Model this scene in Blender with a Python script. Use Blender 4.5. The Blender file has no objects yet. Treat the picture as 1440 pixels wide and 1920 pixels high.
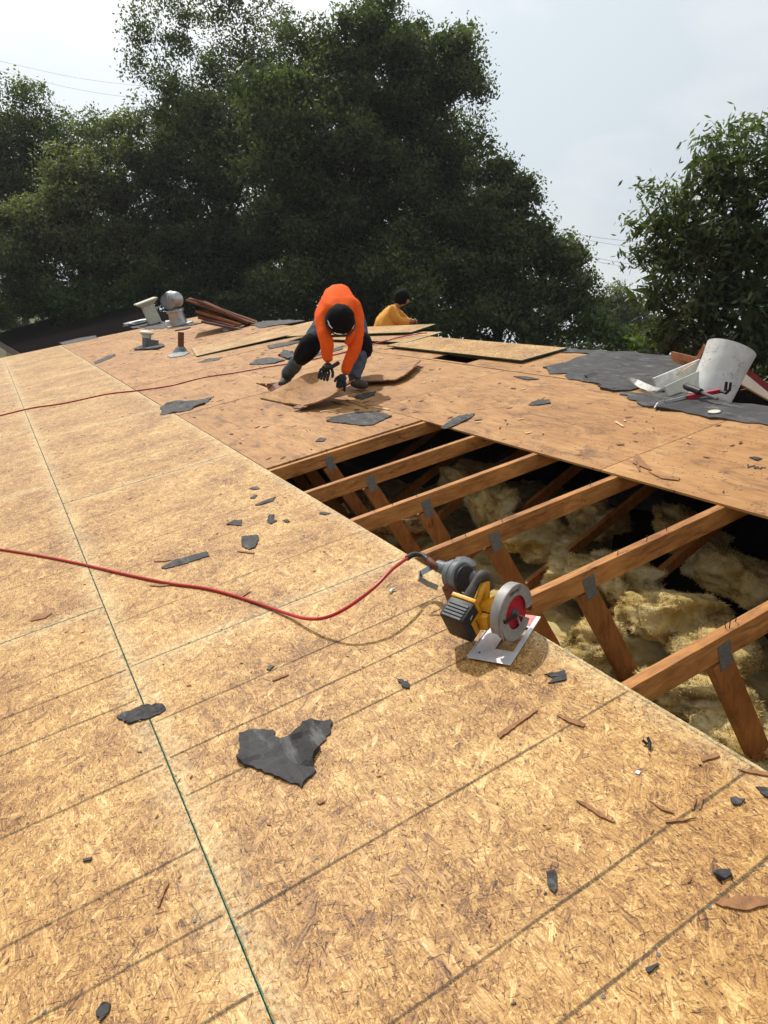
import bpy, bmesh, math, random
import numpy as np
from mathutils import Vector, Matrix, noise
from mathutils.geometry import delaunay_2d_cdt
S = bpy.context.scene
COL = S.collection
R = math.radians
rnd = random.Random(7)

# ------------------------------------------------------------------ frame of the roof
TH = R(16.0)                       # roof pitch
Z0 = 3.2                           # height of the reference course above the ground
CT, ST = math.cos(TH), math.sin(TH)
RT = Matrix(((CT, 0, -ST, 0), (0, 1, 0, 0), (ST, 0, CT, Z0), (0, 0, 0, 1)))   # local (v up the slope, u along the ridge, n out)
def P(u, v, n=0.0):
    return Vector((v*CT - n*ST, u, Z0 + v*ST + n*CT))
def D(u, v, n):
    return Vector((v*CT - n*ST, u, v*ST + n*CT))
CU, CV, CN = -2.49629338, -0.04824794, 1.34053660
MR = ((-0.47967189, 0.86241597, -0.16172065), (-0.25590758, -0.31379483, -0.91435448), (0.83930101, 0.3972046, -0.37121734))
FPX = 1331.0
def ray(px, py):
    a, b = (px-720)/FPX, (py-960)/FPX
    return [MR[0][i]*a + MR[1][i]*b + MR[2][i] for i in range(3)]     # in u, v, n
def rp(px, py, n=0.0):             # (u, v, n) of the place on the roof n above the sheathing
    d = ray(px, py); t = (n-CN)/d[2]
    return (CU+t*d[0], CV+t*d[1], n)
def at(px, py, u):                 # world place on the upright plane u
    d = ray(px, py); t = (u-CU)/d[0]
    return P(u, CV+t*d[1], CN+t*d[2])
def far(px, py, dist):             # world place at a distance from the viewpoint
    d = ray(px, py); w = D(*d); w.normalize()
    return P(CU, CV, CN) + w*dist

# ------------------------------------------------------------------ camera, sky, sun, exposure
cam_d = bpy.data.cameras.new('camera'); cam = bpy.data.objects.new('camera', cam_d); COL.objects.link(cam)
cam_d.sensor_fit = 'VERTICAL'; cam_d.sensor_height = 36.0; cam_d.sensor_width = 27.0
cam_d.lens = 36.0*FPX/1920.0
cam_d.clip_start = 0.05; cam_d.clip_end = 2000
rx = D(*MR[0]); up = -D(*MR[1]); bk = -D(*MR[2]); cp = P(CU, CV, CN)
cam.matrix_world = Matrix(((rx.x, up.x, bk.x, cp.x), (rx.y, up.y, bk.y, cp.y), (rx.z, up.z, bk.z, cp.z), (0, 0, 0, 1)))
S.camera = cam

sun_dir = D(.64, .17, .85).normalized()          # towards the sun
sun_el = math.asin(sun_dir.z); sun_az = math.atan2(sun_dir.x, sun_dir.y)
sl = bpy.data.lights.new('sun', 'SUN'); sl.energy = 4.2; sl.angle = R(.9); sl.color = (1, .94, .84)
so = bpy.data.objects.new('sun', sl); COL.objects.link(so)
so.rotation_euler = sun_dir.to_track_quat('Z', 'Y').to_euler(); so.location = (-6, 12, 20)

W = bpy.data.worlds.new('World'); S.world = W; W.use_nodes = True
wn = W.node_tree; wn.nodes.clear()
def wnode(t, **k):
    n = wn.nodes.new(t)
    for a, b in k.items(): setattr(n, a, b)
    return n
sky = wnode('ShaderNodeTexSky', sky_type='NISHITA', sun_disc=False, sun_elevation=sun_el, sun_rotation=sun_az,
            air_density=1.0, dust_density=4.0, ozone_density=1.0, altitude=100)
tc = wnode('ShaderNodeTexCoord')
mp = wnode('ShaderNodeMapping'); mp.inputs['Scale'].default_value = (1, 1, 2.2)
cn = wnode('ShaderNodeTexNoise'); cn.inputs['Scale'].default_value = 2.3; cn.inputs['Detail'].default_value = 7; cn.inputs['Roughness'].default_value = .5
cn.inputs['Distortion'].default_value = .35
ramp = wnode('ShaderNodeValToRGB'); ramp.color_ramp.elements[0].position = .38; ramp.color_ramp.elements[1].position = .60
cl = wnode('ShaderNodeMixRGB'); cl.inputs[1].default_value = (6.4, 7.05, 7.5, 1); cl.inputs[2].default_value = (8.5, 8.7, 8.65, 1)
mx = wnode('ShaderNodeMixRGB'); mx.inputs[0].default_value = .90
# the veil grows brighter round the sun
dot = wnode('ShaderNodeVectorMath', operation='DOT_PRODUCT'); dot.inputs[1].default_value = sun_dir
glow = wnode('ShaderNodeMapRange'); glow.inputs[1].default_value = .30; glow.inputs[2].default_value = 1.0; glow.inputs[3].default_value = .97; glow.inputs[4].default_value = 1.6
glowm = wnode('ShaderNodeVectorMath', operation='SCALE')
bg = wnode('ShaderNodeBackground'); bg.inputs['Strength'].default_value = .095
wo = wnode('ShaderNodeOutputWorld')
L = wn.links.new
L(tc.outputs['Generated'], mp.inputs['Vector']); L(mp.outputs[0], cn.inputs['Vector']); L(cn.outputs['Fac'], ramp.inputs[0])
L(ramp.outputs[0], cl.inputs[0]); L(sky.outputs[0], mx.inputs[1]); L(tc.outputs['Generated'], dot.inputs[0]); L(dot.outputs['Value'], glow.inputs[0])
L(cl.outputs[0], glowm.inputs[0]); L(glow.outputs[0], glowm.inputs['Scale']); L(glowm.outputs[0], mx.inputs[2])
L(mx.outputs[0], bg.inputs['Color']); L(bg.outputs[0], wo.inputs[0])

S.view_settings.view_transform = 'Standard'; S.view_settings.look = 'None'
S.view_settings.exposure = 0.0; S.view_settings.gamma = 1.0; S.view_settings.use_curve_mapping = False
S.render.engine = 'CYCLES'
S.cycles.max_bounces = 6; S.cycles.transparent_max_bounces = 12; S.cycles.use_denoising = True

# ------------------------------------------------------------------ helpers: objects
WM = {}
def place(o, parent, M):
    WM[o.name] = M.copy()
    if parent is not None:
        o.parent = parent; o.matrix_basis = WM[parent.name].inverted() @ M
    else:
        o.matrix_basis = M
I4 = Matrix.Identity(4)
def tag(o, label=None, cat=None, group=None, kind=None):
    if label: o['label'] = label
    if cat: o['category'] = cat
    if group: o['group'] = group
    if kind: o['kind'] = kind
    return o
def empty(name, M, label=None, cat=None, group=None, parent=None):
    o = bpy.data.objects.new(name, None); COL.objects.link(o); o.empty_display_size = .1
    place(o, parent, M); return tag(o, label, cat, group)
def roofM(u, v, n=0.0, a=0.0, tilt=None):
    m = RT @ Matrix.Translation((v, u, n)) @ Matrix.Rotation(a, 4, 'Z')
    return m @ tilt if tilt is not None else m

class MB:
    def __init__(s): s.v = []; s.f = []
    def add(s, vs, fs):
        b = len(s.v); s.v += [tuple(x) for x in vs]; s.f += [tuple(b+i for i in f) for f in fs]; return s
    def box(s, x0, x1, y0, y1, z0, z1, M=None):
        vs = [Vector(p) for p in ((x0,y0,z0),(x1,y0,z0),(x1,y1,z0),(x0,y1,z0),(x0,y0,z1),(x1,y0,z1),(x1,y1,z1),(x0,y1,z1))]
        if M: vs = [M @ p for p in vs]
        return s.add(vs, [(3,2,1,0),(4,5,6,7),(0,1,5,4),(1,2,6,5),(2,3,7,6),(3,0,4,7)])
    def bar(s, a, b, w, d, side):       # rectangular bar from a to b; w along side, d across
        a, b, side = Vector(a), Vector(b), Vector(side).normalized()
        ax = (b-a).normalized(); o = ax.cross(side).normalized(); side = o.cross(ax).normalized()
        vs = [p + side*i*w/2 + o*j*d/2 for p in (a, b) for i, j in ((-1,-1),(1,-1),(1,1),(-1,1))]
        return s.add(vs, [(0,1,2,3),(7,6,5,4),(0,4,5,1),(1,5,6,2),(2,6,7,3),(3,7,4,0)])
    def prism(s, poly, z0, z1, M=None):
        n = len(poly); vs = [Vector((x, y, z)) for z in (z0, z1) for x, y in poly]
        if M: vs = [M @ p for p in vs]
        return s.add(vs, [tuple(range(n-1, -1, -1)), tuple(range(n, 2*n))] + [(i, (i+1) % n, n+(i+1) % n, n+i) for i in range(n)])
    def tube(s, pts, r, k=8, caps=True):
        pts = [Vector(p) for p in pts]; rs = r if isinstance(r, (list, tuple)) else [r]*len(pts)
        vs = []; fs = []; prev = None
        for i, p in enumerate(pts):
            t = (pts[min(i+1, len(pts)-1)] - pts[max(i-1, 0)]).normalized()
            if prev is None:
                a = t.orthogonal().normalized()
            else:
                a = (prev - t*prev.dot(t)).normalized()
            prev = a; b = t.cross(a)
            for j in range(k):
                q = 2*math.pi*j/k; vs.append(p + (a*math.cos(q) + b*math.sin(q))*rs[i])
        for i in range(len(pts)-1):
            for j in range(k):
                fs.append((i*k+j, i*k+(j+1) % k, (i+1)*k+(j+1) % k, (i+1)*k+j))
        if caps: fs += [tuple(range(k-1, -1, -1)), tuple((len(pts)-1)*k+j for j in range(k))]
        return s.add(vs, fs)
    def lathe(s, prof, k=24, M=None, close=True):   # prof: (r, z)
        vs = [Vector((r*math.cos(2*math.pi*j/k), r*math.sin(2*math.pi*j/k), z)) for r, z in prof for j in range(k)]
        if M: vs = [M @ p for p in vs]
        m = len(prof); fs = [(i*k+j, i*k+(j+1) % k, (i+1)*k+(j+1) % k, (i+1)*k+j) for i in range(m-1) for j in range(k)]
        if close: fs += [tuple(range(k-1, -1, -1)), tuple((m-1)*k+j for j in range(k))]
        return s.add(vs, fs)
    def mesh(s, name, mat, smooth=False):
        me = bpy.data.meshes.new(name); me.from_pydata(s.v, [], s.f); me.materials.append(mat)
        if smooth:
            me.polygons.foreach_set('use_smooth', [True]*len(me.polygons))
            try: me.set_sharp_from_angle(angle=R(38))
            except Exception: pass
        me.update(); return me
    def build(s, name, mat, parent=None, M=I4, smooth=False, bevel=0, **k):
        me = s.mesh(name, mat, smooth)
        bm = bmesh.new(); bm.from_mesh(me); bmesh.ops.recalc_face_normals(bm, faces=bm.faces)
        if bevel:
            es = [e for e in bm.edges if len(e.link_faces) == 2 and e.calc_face_angle(0) > R(35)]
            bmesh.ops.bevel(bm, geom=es, offset=bevel, segments=2, profile=.6, affect='EDGES', clamp_overlap=True)
        bm.to_mesh(me); bm.free()
        if smooth:
            me.polygons.foreach_set('use_smooth', [True]*len(me.polygons))
            try: me.set_sharp_from_angle(angle=R(38))
            except Exception: pass
        return link(name, me, parent, M, **k)
def link(name, me, parent=None, M=I4, **k):
    o = bpy.data.objects.new(name, me); COL.objects.link(o); place(o, parent, M); return tag(o, **k)

# ------------------------------------------------------------------ helpers: materials
class NT:
    def __init__(s, name, rough=.7, spec=.3, metal=0):
        s.m = bpy.data.materials.new(name); s.m.use_nodes = True; s.t = s.m.node_tree
        s.b = s.t.nodes['Principled BSDF']; s.b.inputs['Roughness'].default_value = rough
        s.b.inputs['Specular IOR Level'].default_value = spec; s.b.inputs['Metallic'].default_value = metal
        s.tc = s.n('ShaderNodeTexCoord')
    def n(s, t, **k):
        x = s.t.nodes.new(t)
        for a, b in k.items(): setattr(x, a, b)
        return x
    def l(s, a, b): s.t.links.new(a, b)
    def inp(s, sock, v):
        if isinstance(v, bpy.types.NodeSocket): s.l(v, sock)
        else:
            sock.default_value = v if not (isinstance(v, tuple) and len(v) == 3 and sock.type == 'RGBA') else (*v, 1)
    def math(s, op, a, b=0.0, c=None, clamp=False):
        x = s.n('ShaderNodeMath', operation=op, use_clamp=clamp); s.inp(x.inputs[0], a); s.inp(x.inputs[1], b)
        if c is not None: s.inp(x.inputs[2], c)
        return x.outputs[0]
    def mix(s, f, a, b, mode='MIX'):
        x = s.n('ShaderNodeMixRGB', blend_type=mode); s.inp(x.inputs[0], f); s.inp(x.inputs[1], a); s.inp(x.inputs[2], b); return x.outputs[0]
    def map(s, vec, scale=(1,1,1), rot=(0,0,0), loc=(0,0,0)):
        x = s.n('ShaderNodeMapping'); s.inp(x.inputs['Vector'], vec); s.inp(x.inputs['Scale'], scale); s.inp(x.inputs['Rotation'], rot); s.inp(x.inputs['Location'], loc); return x.outputs[0]
    def noise(s, vec, scale, detail=3, rough=.5, dist=0, out='Fac'):
        x = s.n('ShaderNodeTexNoise'); s.inp(x.inputs['Vector'], vec); x.inputs['Scale'].default_value = scale
        x.inputs['Detail'].default_value = detail; x.inputs['Roughness'].default_value = rough; x.inputs['Distortion'].default_value = dist
        return x.outputs[out]
    def voro(s, vec, scale=1, feature='F1', dims='2D', out='Distance', rand=1):
        x = s.n('ShaderNodeTexVoronoi', feature=feature, voronoi_dimensions=dims); s.inp(x.inputs['Vector'], vec)
        x.inputs['Scale'].default_value = scale; x.inputs['Randomness'].default_value = rand
        return x.outputs[out] if out else x
    def ramp(s, f, stops, interp='LINEAR'):
        x = s.n('ShaderNodeValToRGB'); s.inp(x.inputs[0], f); cr = x.color_ramp; cr.interpolation = interp
        while len(cr.elements) < len(stops): cr.elements.new(.5)
        for e, (p, c) in zip(cr.elements, stops):
            e.position = p; e.color = (*c, 1) if isinstance(c, tuple) else (c, c, c, 1)
        return x.outputs[0]
    def mr(s, f, a, b, c=0.0, d=1.0):
        x = s.n('ShaderNodeMapRange'); s.inp(x.inputs[0], f)
        for i, q in enumerate((a, b, c, d)): s.inp(x.inputs[i+1], q)
        return x.outputs[0]
    def bump(s, h, strength=.4, dist=.002):
        x = s.n('ShaderNodeBump'); x.inputs['Strength'].default_value = strength; x.inputs['Distance'].default_value = dist
        s.inp(x.inputs['Height'], h); s.l(x.outputs[0], s.b.inputs['Normal'])
    def col(s, c): s.inp(s.b.inputs['Base Color'], c); return s.m
    def rnd(s): return s.n('ShaderNodeObjectInfo').outputs['Random']
    def seeded(s, k=37.0):
        v = s.n('ShaderNodeCombineXYZ'); r = s.math('MULTIPLY', s.rnd(), k); s.l(r, v.inputs[0]); s.l(s.math('MULTIPLY', r, 1.7), v.inputs[1]); s.l(s.math('MULTIPLY', r, .6), v.inputs[2])
        a = s.n('ShaderNodeVectorMath', operation='ADD'); s.l(s.tc.outputs['Object'], a.inputs[0]); s.l(v.outputs[0], a.inputs[1]); return a.outputs[0]

def plain(name, c, rough=.6, var=.25, scale=30, spec=.3, metal=0, bump=0):
    t = NT(name, rough, spec, metal); o = t.seeded()
    f = t.noise(o, scale, 5, .6)
    t.col(t.mix(t.ramp(f, [(.3, 0.0), (.7, 1.0)]), tuple(x*(1-var) for x in c), tuple(min(1, x*(1+var)) for x in c)))
    if bump: t.bump(f, bump, .003)
    return t.m

def mat_osb():
    t = NT('oriented strand board', .5, .34); o = t.seeded()
    warp = t.noise(o, 14, 3, .6, out='Color')
    sub = t.n('ShaderNodeVectorMath', operation='SUBTRACT'); t.l(warp, sub.inputs[0]); sub.inputs[1].default_value = (.5, .5, .5)
    sc = t.n('ShaderNodeVectorMath', operation='SCALE'); t.l(sub.outputs[0], sc.inputs[0]); sc.inputs['Scale'].default_value = .022
    ad = t.n('ShaderNodeVectorMath', operation='ADD'); t.l(o, ad.inputs[0]); t.l(sc.outputs[0], ad.inputs[1]); w = ad.outputs[0]
    val = t.noise(w, 60, 4, .7); val = t.mr(val, .25, .75, .34, .62)
    # strands: (angle, cells per metre along, across, threshold, contrast)
    for i, (a, sx, sy, th, ct) in enumerate(((84, 28, 120, .25, .26), (8, 32, 140, .42, .26), (128, 24, 95, .48, .28), (52, 36, 170, .50, .28), (108, 20, 62, .74, .26), (158, 32, 130, .58, .28), (68, 20, 84, .72, .30), (28, 20, 70, .78, .30), (98, 46, 220, .60, .32), (142, 17, 52, .86, .30), (88, 15, 46, .90, .28))):
        q = t.map(w, (1,1,1), (0,0,R(a)), (i*3.1, i*5.7, 0)); q = t.map(q, (sx*1.32, sy*1.32, 1))
        V = t.voro(q, out=None); sp = t.n('ShaderNodeSeparateColor'); t.l(V.outputs['Color'], sp.inputs[0])
        grain = t.noise(t.map(q, (.55, 4.2, 1)), 1.0, 3, .65)
        tone = t.math('ADD', t.math('MULTIPLY', t.math('SUBTRACT', sp.outputs[1], .5), ct*.72), t.math('MULTIPLY', t.math('SUBTRACT', grain, .5), .66))
        tone = t.math('ADD', tone, .50)
        ed = t.mr(V.outputs['Distance'], .42, .80, 0.0, .10); tone = t.math('SUBTRACT', tone, ed)
        mask = t.math('GREATER_THAN', sp.outputs[0], th)
        m = t.n('ShaderNodeMix', data_type='FLOAT'); t.l(mask, m.inputs[0]); t.inp(m.inputs[2], val); t.l(tone, m.inputs[3]); val = m.outputs[0]
    # thin dark cracks between strands
    for a, k in ((80, 0), (20, 3), (130, 7)):
        q = t.map(w, (26, 260, 1), (0,0,0)) if False else t.map(t.map(w, (1,1,1), (0,0,R(a)), (k, k, 0)), (22, 230, 1))
        val = t.math('SUBTRACT', val, t.mr(t.noise(q, 1.0, 2, .6), .64, .72, 0, .26))
    big = t.noise(o, 3.0, 4, .6)
    fine = t.noise(w, 210, 4, .75); mid = t.noise(w, 15, 5, .7)
    val = t.math('ADD', val, t.math('ADD', t.mr(fine, .3, .7, -.11, .11), t.mr(mid, .3, .7, -.075, .075)))
    dn = t.mr(t.noise(t.map(t.map(w, (1,1,1), (0,0,R(35))), (1, .35, 1)), 75, 3, .7), .655, .72, 0, .30); val = t.math('SUBTRACT', val, dn)
    val = t.math('ADD', val, t.mr(big, .32, .68, -.085, .075))
    c = t.ramp(val, [(.12, (.034, .013, .004)), (.29, (.150, .061, .015)), (.44, (.350, .174, .045)), (.56, (.475, .270, .080)), (.76, (.75, .545, .235))])
    # tiny dark bark flecks
    fl = t.voro(o, 34); spk = t.math('LESS_THAN', fl, .085); pick = t.math('GREATER_THAN', t.noise(o, 21, 2), .50)
    c = t.mix(t.math('MULTIPLY', t.math('MULTIPLY', spk, pick), .85), c, (.04, .022, .012))
    # pale pressed margin and green sealed edge of the sheet (mesh is centred on its sheet; x across, y along)
    sp = t.n('ShaderNodeSeparateXYZ'); t.l(t.tc.outputs['Object'], sp.inputs[0])
    dx = t.math('SUBTRACT', .6096, t.math('ABSOLUTE', sp.outputs[0])); dy = t.math('SUBTRACT', 1.2192, t.math('ABSOLUTE', sp.outputs[1]))
    d = t.math('MINIMUM', dx, dy)
    pale = t.math('MULTIPLY', t.mr(t.math('ADD', d, t.math('MULTIPLY', t.math('SUBTRACT', t.noise(o, 14, 4), .5), .10)), .0, .095, .50, 0.0), t.mr(t.noise(o, 60, 5, .7), .42, .58, .08, 1.0))
    c = t.mix(pale, c, (.66, .54, .31))
    gr = t.math('LESS_THAN', t.math('ADD', d, t.math('MULTIPLY', t.math('SUBTRACT', t.noise(o, 70, 3), .5), .010)), .0022)
    c = t.mix(t.math('MULTIPLY', gr, .85), c, (.02, .16, .10))
    geo = t.n('ShaderNodeNewGeometry'); tr = t.n('ShaderNodeVectorTransform', vector_type='NORMAL', convert_from='WORLD', convert_to='OBJECT'); t.l(geo.outputs['Normal'], tr.inputs[0])
    sn = t.n('ShaderNodeSeparateXYZ'); t.l(tr.outputs[0], sn.inputs[0]); side = t.math('LESS_THAN', t.math('ABSOLUTE', sn.outputs[2]), .5)
    c = t.mix(side, c, t.mix(t.noise(o, 60, 2), (.015, .07, .045), (.03, .16, .10)))
    t.bump(val, .55, .0016); t.l(t.mr(val, 0, 1, .58, .42), t.b.inputs['Roughness'])
    return t.col(c)

def mat_ply():
    t = NT('weathered plywood', .62, .25); o = t.seeded()
    w = t.map(o, (1, .16, 1)); g = t.noise(w, 34, 6, .65, .6)
    g2 = t.noise(t.map(o, (1, .3, 1)), 5, 5, .6, 1.2)
    blot = t.noise(o, 1.6, 5, .6, .5)
    v = t.math('ADD', t.math('MULTIPLY', g, .45), t.math('ADD', t.math('MULTIPLY', g2, .40), t.math('MULTIPLY', blot, .35)))
    c = t.ramp(v, [(.38, (.115, .047, .014)), (.49, (.265, .122, .040)), (.60, (.375, .190, .066)), (.78, (.52, .30, .12))])
    pinkish = t.mr(t.noise(o, .8, 3), .4, .62, 0, .38); c = t.mix(pinkish, c, (.28, .125, .042), 'MIX')
    dark = t.math('MULTIPLY', t.mr(t.noise(t.map(o, (1, .35, 1)), 9, 5, .7, .8), .53, .67), .7); c = t.mix(dark, c, (.085, .040, .020))
    pale = t.math('MULTIPLY', t.mr(t.noise(t.map(o, (1, .5, 1)), 4.3, 5, .7, .5), .58, .70), .42); c = t.mix(pale, c, (.52, .33, .16))
    fl = t.voro(o, 26); k = t.math('MULTIPLY', t.math('LESS_THAN', fl, .12), t.math('GREATER_THAN', t.noise(o, 11, 2), .52)); c = t.mix(t.math('MULTIPLY', k, .8), c, (.04, .03, .025))
    st_ = t.noise(t.map(o, (1, .5, 1)), 17, 4, .75, .6); c = t.mix(t.math('MULTIPLY', t.mr(st_, .60, .68), .6), c, (.06, .035, .022))
    t.bump(g, .4, .002)
    return t.col(c)

def mat_timber(name='truss timber', a=(.16, .056, .015), b=(.50, .225, .065), sc=(.5, 3, 3)):
    t = NT(name, .6, .25); o = t.seeded(); uvv = t.tc.outputs['UV']
    g = t.noise(t.map(o, tuple(3*x for x in sc)), 5, 5, .7, .7); k = t.noise(o, 5, 3)
    c = t.mix(t.ramp(t.math('ADD', t.math('MULTIPLY', g, .6), t.math('MULTIPLY', k, .4)), [(.35, 0.0), (.62, 1.0)]), a, b)
    st = t.mr(t.noise(t.map(o, tuple(min(1.5, x) for x in sc)), 14, 4, .7), .62, .70); c = t.mix(t.math('MULTIPLY', st, .8), c, (.04, .016, .008))
    t.bump(g, .25, .002)
    return t.col(c)

def mat_insul():
    t = NT('glass wool insulation', .95, .05); o = t.seeded()
    g = t.noise(o, 7, 6, .65, .5); k = t.noise(o, 4, 4, .6)
    c = t.ramp(g, [(.26, (.17, .105, .028)), (.40, (.36, .255, .085)), (.56, (.52, .40, .18)), (.74, (.74, .64, .40))])
    c = t.mix(t.mr(k, .50, .66, 0, .5), c, (.46, .42, .30)); br = t.mr(t.noise(o, 6, 5, .7), .60, .70, 0, .75)
    c = t.mix(br, c, (.12, .06, .028))
    t.bump(t.noise(o, 30, 7, .8, .6), .6, .006)
    return t.col(c)

def mat_felt():
    t = NT('asphalt felt', .72, .25); o = t.seeded()
    f = t.noise(o, 120, 3, .7); k = t.noise(o, 6, 4, .6)
    c = t.mix(f, (.024, .023, .024), (.056, .054, .056)); c = t.mix(t.mr(k, .4, .7, 0, .5), c, (.075, .072, .072))
    stk = t.mr(t.noise(t.map(o, (6.5, 1.1, 1), (0, 0, R(25))), 2.6, 4, .6, .4), .52, .66, 0, .75); c = t.mix(stk, c, (.016, .014, .014))
    stl = t.mr(t.noise(t.map(o, (5, 1.4, 1)), 4.1, 5, .7), .54, .66, 0, .6); c = t.mix(stl, c, (.16, .155, .15))
    dirt = t.mr(t.noise(o, 24, 4, .7), .64, .72, 0, .5); c = t.mix(dirt, c, (.20, .14, .09))
    t.bump(t.math('ADD', f, t.math('MULTIPLY', k, 3.0)), .4, .004)
    return t.col(c)

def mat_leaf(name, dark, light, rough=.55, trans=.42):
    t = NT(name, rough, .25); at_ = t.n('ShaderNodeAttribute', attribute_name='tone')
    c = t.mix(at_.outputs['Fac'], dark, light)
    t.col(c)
    tr = t.n('ShaderNodeBsdfTranslucent'); t.l(t.mix(1.0, c, (1.2, 1.35, .6), 'MULTIPLY'), tr.inputs['Color'])
    ms = t.n('ShaderNodeMixShader'); ms.inputs[0].default_value = trans
    out = t.t.nodes['Material Output']; t.l(t.b.outputs[0], ms.inputs[1]); t.l(tr.outputs[0], ms.inputs[2]); t.l(ms.outputs[0], out.inputs[0])
    return t.m

def mat_bark():
    t = NT('bark', .9, .1); o = t.tc.outputs['Object']; g = t.noise(t.map(o, (1, 1, .25)), 8, 5, .7)
    t.bump(g, .8, .04); return t.col(t.mix(g, (.03, .022, .016), (.13, .10, .075)))

def mat_bucket():
    t = NT('scuffed white plastic', .42, .4); o = t.seeded()
    g = t.noise(o, 9, 5, .7, .6); c = t.mix(t.mr(g, .35, .75), (.62, .62, .61), (.44, .43, .41))
    # thin dark scuffs: narrow level sets of a stretched noise
    for sc_, th, r0 in ((4.0, .012, 0), (7.0, .010, 1.2)):
        q = t.noise(t.map(o, (1, 1, 1.6), (r0, r0*.7, 0)), sc_, 4, .6, .4)
        ln = t.mr(t.math('ABSOLUTE', t.math('SUBTRACT', q, .5)), 0, th, 1, 0); ms = t.mr(t.noise(o, 5+r0, 3), .5, .6)
        c = t.mix(t.math('MULTIPLY', t.math('MULTIPLY', ln, ms), .8), c, (.10, .10, .10))
    return t.col(c)

M_OSB, M_PLY, M_TIM, M_INS, M_FELT, M_BARK, M_BUCK = mat_osb(), mat_ply(), mat_timber(), mat_insul(), mat_felt(), mat_bark(), mat_bucket()
M_TIMW = mat_timber('web timber', (.13, .044, .012), (.36, .140, .038), (3, 3, .6))
M_TIM2 = mat_timber('reddish splintered board', (.10, .030, .012), (.34, .12, .045))
M_OLDB = mat_timber('old brown board', (.05, .018, .012), (.20, .065, .03))
M_GALV = plain('galvanised steel', (.42, .43, .45), .38, .3, 14, .5, .8, .1)
def mat_plate():
    t = NT('toothed truss plate', .5, .5, .5); o = t.tc.outputs['Object']
    q = t.map(o, (1, 1, 1), (R(90), 0, 0)); v = t.voro(q, 95, rand=.25); k = t.mr(v, .18, .34, 1, 0)
    c = t.mix(t.noise(o, 50, 4), (.09, .095, .10), (.30, .31, .32)); c = t.mix(t.math('MULTIPLY', k, .55), c, (.02, .019, .018)); t.bump(v, .6, .002)
    return t.col(c)
M_GUSS = mat_plate()
M_CREAM = plain('cream painted metal', (.50, .50, .42), .55, .15, 12)
M_WHITE = plain('worn white paint', (.66, .65, .62), .6, .22, 22)
M_BLACK = plain('black rubber', (.018, .018, .02), .5, .3, 40)
M_DGREY = plain('dark grey plastic', (.10, .105, .11), .5, .4, 26)
M_MGREY = plain('worn grey plastic', (.13, .14, .15), .42, .35, 26)
M_HAND = plain('dusty black rubber handle', (.065, .055, .050), .6, .4, 40)
M_YEL = plain('yellow tool plastic', (.60, .28, .012), .42, .22, 30, .4)
M_MAG = plain('cast magnesium', (.27, .258, .25), .55, .22, 24, .4, .15, .1)
M_SHOE = plain('scuffed shoe plate', (.58, .56, .57), .35, .22, 18, .5, .4, .1)
M_RED = plain('red painted steel', (.38, .012, .03), .4, .3, 18, .5)
M_DRED = plain('dark red plastic', (.14, .01, .015), .5, .4, 30)
M_PINK = plain('red dusted plate', (.60, .20, .18), .5, .35, 40)
M_STEEL = plain('bare steel', (.38, .38, .39), .3, .3, 20, .5, .9)
M_HOSE = plain('red rubber hose', (.38, .006, .012), .34, .25, 9, .5)
M_ORNG = plain('orange work shirt', (.74, .095, .008), .85, .12, 14, .15, 0, .5)
M_MUST = plain('mustard work shirt', (.66, .30, .055), .8, .12, 12, .15, 0, .5)
M_DENIM = plain('faded denim', (.065, .088, .115), .8, .45, 16, .1, 0, .4)
M_KNEE = plain('black knee pad', (.006, .006, .007), .9, .3, 22, .08)
M_GLOVE = plain('dark work glove', (.016, .017, .02), .7, .4, 60)
M_BOOT = plain('worn brown boot', (.055, .042, .032), .7, .35, 30)
M_SKIN = plain('skin', (.36, .17, .09), .5, .15, 20)
M_HAIR = plain('black hair', (.005, .0045, .0045), .85, .5, 60, .1, 0, .9)
M_SPLIN = plain('pale splinter', (.62, .42, .22), .7, .25, 40)
M_SPLID = plain('red brown splinter', (.25, .115, .048), .7, .35, 50)
M_DARK = plain('black roofing', (.010, .008, .008), 1.0, .4, 12, .0)  # black roof colour; also paints the shade on open gable ends
M_PLASTER = plain('beige stucco', (.42, .33, .22), .9, .12, 20)
M_REDR = plain('dark red roofing', (.16, .02, .022), .85, .3, 16)
M_BRNT = plain('brown fascia', (.10, .055, .05), .7, .2, 10)
M_WALLW = plain('white siding', (.62, .61, .58), .7, .1, 5)
M_LEAD = plain('grey flashing', (.14, .145, .155), .5, .4, 24, .4, .3)
M_CARD = plain('dusty drywall ceiling', (.10, .09, .08), .9, .3, 5)

# ------------------------------------------------------------------ ground
def mat_ground():
    t = NT('dry grass', .95, .1); o = t.tc.outputs['Object']; g = t.noise(o, .35, 6, .6)
    return t.col(t.mix(g, (.035, .045, .016), (.11, .10, .045)))
g = MB(); g.add([(-600,-600,0),(600,-600,0),(600,900,0),(-600,900,0)], [(0,1,2,3)])
g.build('ground', mat_ground(), kind='structure', label='dry grassy ground around the houses')

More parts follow.
